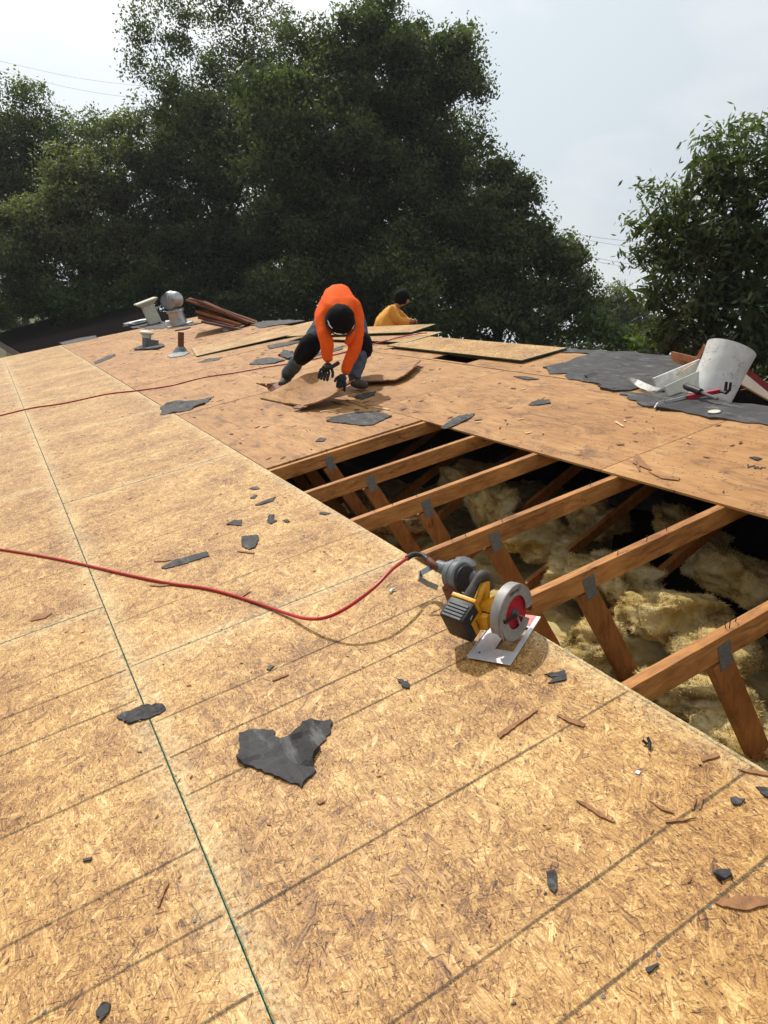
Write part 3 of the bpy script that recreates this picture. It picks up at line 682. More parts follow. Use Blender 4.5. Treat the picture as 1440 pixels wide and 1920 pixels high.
b = MB(); r_ = random.Random(77)
for k in range(-3, 25):
    uu = .6096*k
    if uu > 12: break
    for j in range(18):
        vv = -1.15+j*.1524+r_.uniform(-.02, .02)
        if abs(vv) < .02 or vv > 1.20: continue
        b.lathe([(.0042, .0), (.0042, .0012)], 6, Matrix.Translation((vv, uu+r_.uniform(-.009, .009), 0)))
b.build('nail_heads', M_DGREY, None, RT, kind='stuff', label='rows of nail heads along the marker lines of the new sheathing')

# ------------------------------------------------------------------ loose OSB sheets on the ridge
GO = 'loose new sheets laid across the ridge'
def loose(u, v, n, a, w, l, tilt, lb):
    MB().box(-w/2, w/2, -l/2, l/2, 0, .0115).build('osb_sheet', M_OSB, None, roofM(u, v, n, R(a), tilt), label=lb, cat='wood sheet', group=GO)
loose(8.40, 3.72, .03, -101, 1.10, 2.44, Matrix.Rotation(R(1.0), 4, 'X'), 'long loose sheet sticking over the ridge left of the worker in orange')
loose(6.46, 4.25, .06, 18, .48, 2.44, None, 'loose sheet farthest up, in front of the seated worker')
loose(6.07, 4.19, .025, 8, .55, 2.44, None, 'loose sheet with a red hose over it behind the worker in orange')
loose(3.76, 4.18, .02, 1, .54, 2.40, Matrix.Rotation(R(1.0), 4, 'Y'), 'loose half sheet to the right, beside the small black hole')

# ------------------------------------------------------------------ hoses
def catmull(pts, n=8):
    pts = [Vector(p) for p in pts]; out = []
    for i in range(len(pts)-1):
        a, b, c, d = pts[max(i-1, 0)], pts[i], pts[i+1], pts[min(i+2, len(pts)-1)]
        for j in range(n):
            t = j/n; out.append(.5*((2*b) + (c-a)*t + (2*a-5*b+4*c-d)*t*t + (3*b-a-3*c+d)*t*t*t))
    out.append(pts[-1]); return out
HR = .0062
def hose(pl, lb, r=HR):
    pts = [P(*rp(x, y, h+r)) for x, y, h in pl]; o = pts[0].copy(); pts = [p-o for p in catmull(pts, 10)]
    MB().tube(pts, r, 10).build('air_hose', M_HOSE, None, Matrix.Translation(o), smooth=True, label=lb, cat='hose', group='red air hoses on the roof')
hose([(-60,1024,0),(0,1030,0),(80,1043,0),(150,1057,0),(250,1080,0),(320,1094,0),(380,1102,.0),(430,1114,.0),(480,1130,.0),(540,1151,.008),(575,1160,.03),(610,1158,.06),(650,1140,.10),(700,1103,.14),(735,1068,.16),(763,1047,.155)],
     'thick red hose running across the new sheathing to the coil nailer', .0066)
hose([(-50,790,0),(0,779,0),(60,765,0),(120,756,0),(200,739,0),(260,732,0),(320,723,0),(380,708,0),(440,699,0),(500,688,0),(560,679,0),(600,671,0),(640,662,0),(690,648,0),(730,637,.04),(775,627,.05),(800,624,.06)],
     'thin red hose running from the left edge past the worker in orange', .0075)

# ------------------------------------------------------------------ text meshes
def text(s, size, depth, name, mat, parent, M, sx=1.0):
    c = bpy.data.curves.new(name, 'FONT'); c.body = s; c.size = size; c.extrude = depth; c.align_x = 'CENTER'; c.align_y = 'CENTER'; c.resolution_u = 2; c.offset = size*.012
    o = bpy.data.objects.new('tmp', c); COL.objects.link(o); dg = bpy.context.evaluated_depsgraph_get(); dg.update()
    me = bpy.data.meshes.new_from_object(o.evaluated_get(dg)); bpy.data.objects.remove(o); bpy.data.curves.remove(c)
    me.materials.clear(); me.materials.append(mat); me.name = name
    return link(name, me, parent, M @ Matrix.Diagonal((sx, 1, 1, 1)))
u_, v_, _ = rp(1416, 876); text('Ver', .06, .0005, 'handwriting', M_BLACK, house, roofM(u_, v_, .001, R(-75)))

# ------------------------------------------------------------------ circular saw
SU, SV = -.80, 1.115
SM = roofM(SU, SV, .0065, R(30.7))     # local x forward, y away from the camera side, z up
saw = empty('circular_saw', SM, 'battery circular saw with grey blade guard, red blade and yellow body at the sheathing edge', 'circular saw')
sp_ = [(-.145,-.075),(-.03,-.075),(.145,-.075),(.145,.072),(-.145,.072)]
b = MB()   # shoe with a cutout: four strips
b.box(-.145, .150, -.075, -.058, 0, .0035); b.box(-.145, -.075, -.058, .072, 0, .0035); b.box(-.075, .075, .005, .072, 0, .0035); b.box(.075, .150, -.058, .072, 0, .0035)
b.box(-.145, .150, .072, .0745, 0, .008)
b.build('shoe', M_SHOE, saw, SM, bevel=.0008)
MB().box(.085, .148, -.0575, .0715, .0038, .0050).build('shoe_front', M_PINK, saw, SM, label='reddish front of the shoe plate')
MB().lathe([(.004, .0038), (.004, .0044)], 12, Matrix.Translation((-.11, .045, 0))).build('bolt', M_BLACK, saw, SM)
YX = Matrix.Rotation(R(90), 4, 'X')    # lathe axis z -> -y
def ringsector(r0, r1, a0, a1, y0, y1, k=40, c=(0, 0)):
    vs = []; fs = []
    for i in range(k+1):
        a = a0+(a1-a0)*i/k
        for r, y in ((r0, y0), (r1, y0), (r1, y1), (r0, y1)): vs.append((c[0]+r*math.cos(a), y, c[1]+r*math.sin(a)))
    for i in range(k):
        for j in range(4): fs.append((4*i+j, 4*i+(j+1) % 4, 4*i+4+(j+1) % 4, 4*i+4+j))
    fs += [(3,2,1,0), tuple(4*k+j for j in range(4))]
    return vs, fs
BC = (.012, .098)                      # blade centre x, z
BM = SM @ Matrix.Translation((BC[0], 0, BC[1])) @ Matrix.Rotation(R(-11), 4, 'Z')
bl = []; 
for i in range(96):
    a = 2*math.pi*i/96; r = .0845 if i % 4 == 0 else (.0815 if i % 4 == 1 else .079); bl.append((r*math.cos(a), r*math.sin(a)))
MB().prism(bl, .0385, .0402, YX).build('blade', M_RED, saw, BM)
b = MB(); b.add(*ringsector(.062, .100, R(-12), R(196), -.050, -.046)); b.add(*ringsector(.096, .100, R(-12), R(196), -.0499, -.014)); b.add(*ringsector(.020, .0995, R(-8), R(192), -.018, -.014))
ug = b.build('upper_guard', M_MAG, saw, BM, smooth=True)
b = MB(); b.add(*ringsector(.052, .0905, R(-172), R(-38), -.0515, -.0485)); b.add(*ringsector(.087, .0905, R(-172), R(-38), -.052, -.024)); b.add(*ringsector(.040, .0905, R(-172), R(-38), -.027, -.024))
b.add(*ringsector(.012, .052, R(-78), R(-66), -.0515, -.0485, 4)); b.add(*ringsector(.012, .052, R(-42), R(-36), -.0515, -.0485, 4))
b.build('lower_guard', M_MAG, saw, BM, smooth=True)
MB().lathe([(.017, .037), (.017, .045), (.010, .047), (.010, .056)], 6, YX).build('arbor_bolt', M_DGREY, saw, BM)
MB().bar((-.075, -.052, .010), (-.005, -.054, -.002), .006, .010, (0, 1, 0)).build('lever', M_BLACK, saw, BM)
MB().tube([(-.085, -.045, -.01), (-.088, -.05, -.05), (-.06, -.05, -.09)], .0018, 6).build('spring', M_STEEL, saw, BM, smooth=True)
MB().box(.082, .100, -.050, -.010, -.034, -.012).build('guard_bracket', M_DRED, saw, BM, bevel=.003)
TXM = BM @ Matrix.Translation((0, -.0505, 0)) @ YX
text('DEWALT', .0165, .0003, 'lettering', M_BLACK, saw, TXM @ Matrix.Translation((.008, .079, 0)) @ Matrix.Rotation(R(-4), 4, 'Z'))
text('20', .010, .0003, 'lettering', M_BLACK, saw, TXM @ Matrix.Translation((-.074, .016, 0)) @ Matrix.Rotation(R(80), 4, 'Z'))
# motor and gear housing
MB().lathe([(.030, -.006), (.046, .0), (.046, .04), (.040, .05), (.040, .088), (.030, .098)], 28, Matrix.Translation((.015, .0, .092)) @ Matrix.Rotation(R(-90), 4, 'X')).build('motor_housing', M_YEL, saw, SM, smooth=True)
MB().box(-.055, .045, .030, .066, .050, .105).build('body', M_YEL, saw, SM, bevel=.012, smooth=True)
MB().box(-.048, .040, .0665, .092, .058, .112).build('body_grip', M_HAND, saw, SM, bevel=.010, smooth=True)
for i in range(6): MB().box(-.030+i*.012, -.024+i*.012, .030, .064, .1052, .1075).build('vent_slot', M_BLACK, saw, SM)
MB().lathe([(.032, .0), (.034, .01), (.030, .028)], 24, Matrix.Translation((.045, .085, .150)) @ Matrix.Rotation(R(-70), 4, 'X')).build('motor_cap', M_BLACK, saw, SM, smooth=True)
hp = catmull([(-.055, .105, .130), (-.030, .095, .168), (.005, .085, .198), (.040, .075, .205), (.062, .068, .185), (.066, .060, .145)], 5)
MB().tube(hp, [.016+.004*math.sin(i*.5) for i in range(len(hp))], 12).build('handle', M_HAND, saw, SM, smooth=True)
hp = catmull([(-.050, .092, .118), (-.012, .078, .140), (.010, .070, .165), (.030, .066, .178)], 5)
MB().tube(hp, .013, 10).build('handle_frame', M_YEL, saw, SM, smooth=True)
MB().bar((.018, .062, .115), (.040, .062, .185), .018, .03, (0, 1, 0)).build('trigger_housing', M_YEL, saw, SM, bevel=.005, smooth=True)
MB().bar((.0, .075, .150), (.012, .072, .170), .010, .012, (0, 1, 0)).build('trigger', M_BLACK, saw, SM, bevel=.002)
BT = SM @ Matrix.Translation((-.070, .112, .098)) @ Matrix.Scale(1.2, 4) @ Matrix.Rotation(R(-24), 4, 'Y') @ Matrix.Rotation(R(-12), 4, 'Z')
bat = MB().box(-.036, .030, -.040, .040, -.052, .052).build('battery', M_BLACK, saw, BT, bevel=.009, smooth=True)
MB().box(.0301, .042, -.039, .039, -.050, .054).build('battery_rail', M_YEL, bat, BT, bevel=.003, smooth=True)
for i in range(5): MB().box(-.034+i*.0105, -.028+i*.0105, -.030, .030, .0525, .0545).build('vent_rib', M_DGREY, bat, BT)
MB().box(-.012, .028, -.0415, -.0403, -.042, .012).build('battery_label', M_YEL, bat, BT)
text('DEWALT', .011, .0002, 'lettering', M_BLACK, bat, BT @ Matrix.Translation((.008, -.0418, -.015)) @ YX @ Matrix.Rotation(R(90), 4, 'Z'))
text('20V', .009, .0002, 'lettering', M_WHITE, bat, BT @ Matrix.Translation((-.002, -.0409, .028)) @ YX @ Matrix.Rotation(R(10), 4, 'Z'))
text('TS', .010, .0003, 'lettering', M_WHITE, saw, SM @ Matrix.Translation((.046, .068, .170)) @ YX)

# ------------------------------------------------------------------ coil nailer at the end of the hose
def q3(px, py, h): return P(*rp(px, py, h))
no = q3(850, 1095, .0); NM = Matrix.Translation(no)
nail = empty('coil_nailer', NM, 'worn grey air coil nailer with bent steel hook lying on the sheathing edge', 'nail gun')
def ntube(name, pts, r, mat, k=14, par=nail, n=6):
    p = [q3(*a)-no for a in pts]; p = catmull(p, n) if n else p
    rr = r if not isinstance(r, list) else [r[min(int(i*(len(r)-1)/(len(p)-1)+.5), len(r)-1)] for i in range(len(p))]
    return MB().tube(p, rr, k).build(name, mat, par, NM, smooth=True)
ntube('hose_end', [(763,1047,.155),(775,1040,.155),(792,1041,.150),(802,1050,.145)], [.011,.011,.010,.012], M_BLACK)
ntube('grip', [(798,1046,.145),(812,1058,.135),(824,1064,.125)], [.013,.015,.016], M_OLDB)
ntube('handle_neck', [(820,1061,.125),(836,1066,.120),(852,1068,.118)], [.024,.024,.028,.034], M_MGREY)
def disc(name, px, py, h, ax, prof, mat, k=28, smooth=True):
    c = q3(px, py, h)-no; qq = D(*ax).normalized().to_track_quat('Z', 'Y').to_matrix().to_4x4()
    return MB().lathe(prof, k, Matrix.Translation(c) @ qq).build(name, mat, nail, NM, smooth=smooth)
axc = (-.86, .22, .10)
disc('magazine', 862, 1080, .105, axc, [(.050, -.045), (.058, -.035), (.058, -.016), (.055, -.013), (.058, -.010), (.058, .012), (.053, .018)], M_MGREY)
disc('magazine_cover', 864, 1084, .10, axc, [(.049, .0185), (.049, .024), (.043, .026), (.018, .028)], M_BLACK)
disc('motor_cap', 872, 1058, .11, (-.15, .35, .9), [(.042, -.05), (.046, -.02), (.041, .012), (.024, .022)], M_DGREY)
ntube('nose', [(880,1082,.09),(905,1098,.06),(920,1108,.04)], [.030,.022,.015], M_DGREY)
ntube('canister_foot', [(845,1098,.075),(852,1118,.045),(860,1128,.02)], [.034,.032,.020], M_OLDB)
hk = [q3(*a)-no for a in ((826,1058,.125),(808,1064,.125),(789,1075,.12),(788,1086,.11),(803,1095,.095),(818,1101,.085))]
b = MB()
for a, c in zip(hk, hk[1:]):
    dd = (c-a).normalized()*.006; b.bar(a-dd, c+dd, .020, .0045, D(.5, .0, .9))
b.build('hook', M_STEEL, nail, NM)

# white staple-tube bit near the hose
nb = MB(); nb.tube([(0,0,.006),(.02,.005,.008)], .006, 8); nb.tube([(.02,.008,.006),(.028,-.004,.009)], .0045, 8)
u_, v_, _ = rp(732, 1113); nb.build('plastic_bit', M_WHITE, None, roofM(u_, v_, 0, .4), label='tiny crumpled white plastic bit left of the battery', cat='litter')
u_, v_, _ = rp(1196, 1449); MB().box(-.006,.006,-.005,.005,0,.003).build('plastic_bit', M_WHITE, None, roofM(u_, v_, 0, .4), label='white speck of plastic in the right foreground below the screw', cat='litter')
u_, v_, _ = rp(1218, 1408); nb = MB(); nb.tube([(0,0,.004),(.018,-.006,.010),(.030,-.004,.018)], [.003,.005,.0035], 7); nb.tube([(.02,.0,.004),(.028,.010,.012)], .004, 7)
nb.build('bent_screw', M_BLACK, None, roofM(u_, v_, 0, 1.0), label='bent black roofing screw standing in the right foreground', cat='screw')

# ------------------------------------------------------------------ white bucket in the ridge opening
c0 = P(*rp(1325, 756, -.12)); ax = (at(1370, 657, c0.y)-c0).normalized()
BKM = Matrix.Translation(c0) @ ax.to_track_quat('Z', 'Y').to_matrix().to_4x4()
hgt = .395
bk = empty('bucket', BKM, 'scuffed white plastic bucket leaning to the right at the roof edge', 'bucket')
MB().lathe([(.130, 0), (.135, .004), (.145, .12), (.152, .30), (.158, hgt-.03), (.161, hgt), (.157, hgt), (.149, .28), (.133, .012), (.0, .012)], 48, close=False).build('shell', M_BUCK, bk, BKM, smooth=True)

# ------------------------------------------------------------------ tools by the bucket
pts = [(1229,767,.006),(1236,759,.02),(1248,753,.022),(1290,743,.022)]
pb0 = P(*rp(1229, 767, 0)); PBM = Matrix.Translation(pb0)
pry = empty('pry_bar', PBM, 'grey and red steel pry bar with a forked black claw lying on the felt', 'pry bar')
def bars(name, pl, w, d, mat, par, M, side):
    b = MB(); q = [P(*rp(*a))-M.translation for a in pl]
    for a, c in zip(q, q[1:]): b.bar(a, c+(c-a).normalized()*.004, w, d, side)
    return b.build(name, mat, par, M, bevel=.0015)
sd_ = D(0.3, -.5, .8)
bars('flat_end', [(1229,768,.004),(1235,759,.022),(1246,754,.026)], .034, .010, M_STEEL, pry, PBM, sd_)
bars('shaft', [(1246,754,.026),(1290,744,.030)], .020, .014, M_STEEL, pry, PBM, sd_)
bars('grip', [(1288,745,.030),(1350,733,.045)], .026, .020, M_RED, pry, PBM, sd_)
bars('claw', [(1350,733,.045),(1361,737,.050),(1368,730,.07)], .018, .012, M_BLACK, pry, PBM, sd_)
bars('claw_prong', [(1360,733,.075),(1362,717,.125)], .016, .010, M_BLACK, pry, PBM, sd_); bars('claw_prong', [(1368,733,.075),(1370,718,.125)], .014, .010, M_BLACK, pry, PBM, sd_)
HMm = Matrix.Translation(P(*rp(1335, 745, 0)))
ham = empty('hammer', HMm, 'short tool with a fat black rubber grip lying across the pry bar', 'hand tool')
p = [P(*rp(*a))-HMm.translation for a in ((1286,724,.07),(1292,727,.07),(1304,731,.065),(1314,735,.06))]
MB().tube(catmull(p, 4), .021, 12).build('grip', M_BLACK, ham, HMm, smooth=True)
p = [P(*rp(*a))-HMm.translation for a in ((1312,734,.06),(1330,742,.05),(1345,748,.04))]
MB().tube(p, .010, 8).build('shaft', M_DGREY, ham, HMm, smooth=True)
# bent white flashing
fl_l = [(1177,711,.07),(1188,720,.04),(1200,728,.02),(1214,733,.012),(1232,734,.012),(1252,731,.016)]
fl_u = [(1182,709,.08),(1196,712,.06),(1208,718,.05),(1222,724,.04),(1240,729,.03),(1254,730,.018)]
FM = Matrix.Translation(P(*rp(1214, 733, 0))); b = MB(); q = [P(*rp(*a))-FM.translation for a in fl_l]+[P(*rp(*a))-FM.translation for a in fl_u]
q2 = [x + D(0, 0, .003) for x in q]; n = 6
fs = [(i, i+1, n+i+1, n+i) for i in range(n-1)]; fs += [tuple(reversed([j+12 for j in f])) for f in fs] + [(i, i+12, i+13, i+1) for i in range(5)] + [(6+i, 7+i, 19+i, 18+i) for i in range(5)] + [(0,6,18,12),(5,17,23,11)]
b.add(q+q2, fs).build('metal_flashing', M_WHITE, None, FM, label='bent white metal flashing curling up on the black felt', cat='flashing')
b = MB()
for i in range(1): pass
dk = [P(*rp(*a))-FM.translation for a in ((1186,712,.075),(1200,716,.06),(1216,724,.045),(1206,724,.03),(1190,717,.04))]
# white board and beige trim by the bucket
def board3(name, a, b_, w, d, mat, side, **k):
    A = P(*rp(*a)); B = P(*rp(*b_)); return MB().bar((0,0,0), B-A, w, d, side).build(name, mat, None, Matrix.Translation(A), bevel=.002, **k)
board3('painted_board', (1228,722,.02), (1315,686,.06), .10, .02, M_WHITE, D(.25, -.3, .9), label='white painted board with nail holes behind the bent flashing', cat='board')
board3('painted_board', (1250,738,.02), (1318,707,.05), .10, .018, M_CREAM, D(.35, -.2, .9), label='beige trim board wedged beside the bucket foot', cat='board')
board3('thin_stick', (1268,703,.05), (1302,682,.10), .008, .008, M_SPLIN, D(0,0,1), label='thin wooden strip leaning from the felt to the bucket', cat='stick')
for i, (a, b_) in enumerate((((1260,665,.04),(1335,684,.10)), ((1262,672,.02),(1325,687,.06)), ((1262,676,.0),(1315,684,.02)), ((1300,690,.02),(1322,650,.20)))):
    board3('broken_board', a, b_, .05, .016, M_TIM2, D(0,.2,1), label=('topmost red brown broken board left of the bucket', 'middle red brown broken board left of the bucket', 'lowest red brown broken board left of the bucket', 'short red brown board standing up behind the bucket')[i], cat='board', group='broken boards behind the bucket')
u_, v_, _ = rp(1339, 776); MB().lathe([(.035, 0), (.035, .003), (.028, .004)], 20).build('plastic_disc', M_CREAM, None, roofM(u_, v_, .013), label='round white plastic cap lying on the lower felt strip', cat='cap')

# ------------------------------------------------------------------ roof vents
VG = 'vents and pipes through the far roof'
def onroof(px, py): return rp(px, py, 0)
# louvred turbine
u_, v_, _ = rp(336, 609); TM = roofM(u_, v_, .01) @ Matrix.Rotation(R(-2), 4, 'Y'); SC = 1.0
tb = empty('turbine_vent', TM, 'round galvanised turbine vent leaning left at the far end of the ridge', 'roof vent', VG)
MB().lathe([(.30, 0), (.30, .006), (.21, .012), (.19, .02), (.17, .26), (.175, .28)], 28, close=False).build('base_cone', M_GALV, tb, TM, smooth=True)
MB().lathe([(.19, .28), (.20, .285), (.20, .33), (.19, .335)], 28, close=False).build('collar', M_GALV, tb, TM, smooth=True)
for i in range(26):
    a = 2*math.pi*i/26; vs = []; fs = []; K = 8
    for j in range(K+1):
        ph = math.pi*(.06+.82*j/K); r = .235*math.sin(ph)**.8; z = .335+.19-.20*math.cos(math.pi-ph)*-1
        z = .35+.38*(1-(j/K))**1.0*.95 if False else .53+.19*math.cos(ph)
        for q in (-1, 1): aa = a+q*.105+.0*j; rr = r+(.018 if q > 0 else -.010); vs.append((rr*math.cos(aa), rr*math.sin(aa), z))
    fs = [(2*j, 2*j+1, 2*j+3, 2*j+2) for j in range(K)]
    MB().add(vs, fs).build('fin', M_GALV, tb, TM, smooth=True)
MB().lathe([(.0, .735), (.05, .733), (.09, .715), (.10, .70)], 20, close=False).build('top_cap', M_GALV, tb, TM, smooth=True)
# square vent with a flared cap
u_, v_, _ = rp(291, 606); TM = roofM(u_, v_, .01) @ Matrix.Rotation(R(-9), 4, 'Y')
bx = empty('box_vent', TM, 'cream square sheet metal vent with a flared cap, farthest left on the ridge', 'roof vent', VG)
MB().prism([(-.14,-.14),(.14,-.14),(.14,.14),(-.14,.14)], 0, .46).build('duct', M_CREAM, bx, TM)
b = MB(); r0, r1 = .15, .26
b.add([(-r0,-r0,.44),(r0,-r0,.44),(r0,r0,.44),(-r0,r0,.44),(-r1,-r1,.53),(r1,-r1,.53),(r1,r1,.53),(-r1,r1,.53),(-r1,-r1,.56),(r1,-r1,.56),(r1,r1,.56),(-r1,r1,.56)],
      [(3,2,1,0),(0,1,5,4),(1,2,6,5),(2,3,7,6),(3,0,4,7),(4,5,9,8),(5,6,10,9),(6,7,11,10),(7,4,8,11),(8,9,10,11)])
b.build('cap', M_CREAM, bx, TM)
# small capped flue
u_, v_, _ = rp(277, 652); TM = Matrix.Translation(P(u_, v_, 0))
pc = empty('flue_cap', TM, 'short cream capped flue with a grey square base left of the brown pipe', 'roof vent', VG)
MB().lathe([(.075, -.05), (.075, .17)], 20, Matrix.Translation((-.02, 0, 0))).build('pipe', M_LEAD, pc, TM, smooth=True)
MB().box(-.01, .17, -.10, .07, -.05, .145).build('square_base', M_LEAD, pc, TM, bevel=.004)
MB().lathe([(.0, .30), (.08, .295), (.125, .27), (.13, .245), (.085, .225), (.08, .17)], 24, Matrix.Translation((-.02, 0, 0)), close=False).build('cap', M_CREAM, pc, TM, smooth=True)
thin('flashing', [(252,657),(262,651),(285,648),(308,647),(309,650),(296,656),(270,657)], M_FELT, h=.02, poly3=None, wr=.01, parent=pc)
# brown pipe
u_, v_, _ = rp(339, 659); TM = Matrix.Translation(P(u_, v_, 0))
pp_ = empty('vent_pipe', TM, 'plain brown upright pipe with a grey flashing at its foot', 'roof vent', VG)
MB().lathe([(.048, -.05), (.048, .30), (.040, .30), (.040, .0)], 16, close=False).build('pipe', M_OLDB, pp_, TM, smooth=True)
MB().lathe([(.13, -.03), (.085, .05), (.06, .075)], 16, close=False).build('boot', M_LEAD, pp_, TM, smooth=True)
thin('flashing', [(314,669),(328,661),(345,660),(356,662),(345,668),(320,672)], M_LEAD, h=.008, wr=.01, parent=pp_)
# low white crumpled flashing left of the box vent
u_, v_, _ = rp(260, 609); lump('crumpled_flashing', roofM(u_, v_, .06), (.32, .22, .05), 21, .5, M_GALV, 3, label='crumpled pale metal flashing at the foot of the square vent', cat='flashing')
u_, v_, _ = rp(320, 611); lump('cement_lump', roofM(u_, v_, .05), (.10, .09, .08), 22, .3, M_WHITE, 3, label='small white lump in front of the turbine vent foot', cat='mortar')
u_, v_, _ = rp(438, 617); lump('cement_lump', roofM(u_, v_, .02), (.20, .10, .03), 23, .3, M_WHITE, 3, label='flat white lump under the stack of brown boards', cat='mortar')
# brown stacked boards
GB = 'brown boards piled on the far ridge'
def board_u(a, b_, u0, w, d, lb, mat=M_OLDB):
    A = at(a[0], a[1], u0); B = at(b_[0], b_[1], u0-.4); return MB().bar((0,0,0), B-A, w, d, (0, 1, .15)).build('old_board', mat, None, Matrix.Translation(A), bevel=.003, label=lb, cat='board', group=GB)
board_u((352, 561), (482, 606), 11.6, .95, .03, 'long brown board on top of the pile beside the turbine vent', M_OLDB)
board_u((378, 566), (470, 606), 11.5, .80, .05, 'second brown board of the ridge pile', M_OLDB)
board_u((376, 583), (458, 608), 11.4, .75, .05, 'third brown board of the ridge pile, with a pale sawn end', M_TIM2)
board_u((384, 594), (450, 612), 11.3, .70, .05, 'lowest dark board of the ridge pile', M_OLDB)
board_u((378, 603), (466, 621), 10.9, .10, .04, 'narrow grey brown batten lying in front of the ridge pile', M_BRNT)
def slab(pl, u0, tk, mat, lb):
    q = [at(x, y, u0+dy) for x, y, dy in pl]; o0 = q[0].copy(); n = len(q); off = Vector((0, tk, 0))
    MB().add([p-o0 for p in q]+[p-o0+off for p in q], [tuple(range(n)), tuple(range(2*n-1, n-1, -1))]+[(i, n+i, n+(i+1) % n, (i+1) % n) for i in range(n)]).build('old_board', mat, None, Matrix.Translation(o0), label=lb, cat='board', group=GB)
M_PAN = plain('weathered red brown panel', (.105, .030, .012), .75, .5, 4)
slab([(349,560,0),(372,561,0),(398,573,-.1),(486,606,-.2),(470,609,-.25),(420,592,-.2),(380,574,-.1)], 11.25, .04, M_PAN, 'broad leaning panel facing the roof in the pile beside the turbine vent')
slab([(382,580,0),(402,577,0),(462,604,-.2),(440,610,-.2),(392,596,-.1)], 11.15, .04, M_OLDB, 'shaded panel leaning under the broad one beside the turbine vent')
thin('wood_splinter', [(328,621),(345,616),(358,615),(345,619)], M_BLACK, h=.02, label='dark stick lying in front of the turbine vent', cat='splinter', group=GS)

# ------------------------------------------------------------------ broken plywood round the worker
GPB = 'broken pieces of old plywood by the worker'
def sheet3(name, pl, mat, lb, tk=.012, jag=.1, **k):
    return thin(name, None, mat, h=.012, thick=tk, poly3=[rp(*a) for a in pl], base=.001, jag=jag, label=lb, cat='plywood', group=GPB, step=.035)
pc1 = sheet3('broken_plywood', [(488,748,.0),(520,732,.03),(548,716,.12),(575,703,.19),(600,699,.20),(628,706,.18),(650,719,.13),(638,735,.12),(615,748,.085),(592,757,.06),(570,762,.035),(530,757,.0)], M_PLY, 'bowed piece of plywood being lifted by the worker in orange')
sheet3('broken_plywood', [(674,717,.035),(740,714,.035),(757,706,.045),(774,692,.055),(789,676,.06),(765,673,.02),(735,673,.01),(695,680,.01),(676,696,.01)], M_PLY, 'splintered plywood layer lifting up right of the worker in orange', jag=.3)
sheet3('broken_plywood', [(481,720,.07),(505,721,.07),(540,716,.05),(522,736,.02),(510,737,.0),(500,728,.03)], M_OLDB, 'dark flap of plywood sticking out left of the worker in orange')  # dark board colour stands in for the shaded underside of the flap
for i in range(15):
    t = i/14; px = 568+80*t; py = 763-38*t; h = .035+.10*t
    L_ = rnd.uniform(14, 34); sl_ = rnd.uniform(-4, 6)
    A = P(*rp(px+L_*.6, py-5-L_*.25, h+.014)); B = P(*rp(px-L_*.5, py+5+sl_*.7, max(.004, h*.6+.004)))
    MB().bar((0,0,0), B-A, rnd.uniform(.03, .065), .009, D(.7, .4, .1)).build('wood_splinter', (M_OLDB, M_TIM2, M_OLDB, M_SPLIN)[i % 4], pc1, Matrix.Translation(A))
for i, (a, b_) in enumerate((((690,690,.012),(706,686,.014)), ((740,683,.02),(770,676,.03)), ((752,700,.05),(772,686,.06)), ((760,703,.05),(782,684,.06)), ((600,772,.003),(640,766,.003)), ((650,750,.003),(690,765,.003)), ((700,763,.003),(730,768,.003)), ((620,752,.003),(655,760,.003)))):
    A = P(*rp(*a)); B = P(*rp(*b_)); MB().bar((0,0,0), B-A, .012, .006, D(.7,.4,.1)).build('wood_splinter', (M_SPLIN, M_SPLID)[i % 2], None, Matrix.Translation(A),
      label=('pale sliver left of the splintered layer', 'brown sliver on the splintered layer', 'pale sliver on the raised splintered rim', 'dark sliver at the tip of the splintered rim', 'pale sliver in front of the bowed piece', 'brown sliver in the shadow of the worker', 'pale sliver at the far end of the worker shadow', 'brown sliver next to the bowed piece')[i], cat='splinter', group=GS)

# ------------------------------------------------------------------ people
def skin(name, V, E_, mat, parent, sub=2, wr=0.0, roots=(0,), disp=0.0):
    """V: list of (world point, radius or (rx, ry))"""
    o0 = WM[parent.name].translation
    me = bpy.data.meshes.new(name); me.from_pydata([tuple(p-o0) for p, r in V], E_, [])
    o = bpy.data.objects.new('tmp', me); COL.objects.link(o)
    sm = o.modifiers.new('s', 'SKIN'); sm.use_smooth_shade = True; sm.branch_smoothing = .4
    ss = o.modifiers.new('u', 'SUBSURF'); ss.levels = sub; ss.render_levels = sub
    for i, (p, r) in enumerate(V):
        d = me.skin_vertices[0].data[i]; d.radius = (r, r) if not isinstance(r, tuple) else r; d.use_root = i in roots
    dg = bpy.context.evaluated_depsgraph_get(); dg.update(); m2 = bpy.data.meshes.new_from_object(o.evaluated_get(dg)); bpy.data.objects.remove(o)
    if disp:
        for v in m2.vertices:
            q = v.co*9; q3_ = Vector((v.co.x*16+v.co.z*9, v.co.y*9, v.co.z*22)); v.co += v.normal*disp*(noise.noise(q) + .7*(.35-abs(noise.noise(q3_))) + .35*(.3-abs(noise.noise(q3_*2.1))))
    m2.materials.clear(); m2.materials.append(mat); m2.polygons.foreach_set('use_smooth', [True]*len(m2.polygons)); m2.name = name
    return link(name, m2, parent, Matrix.Translation(o0))
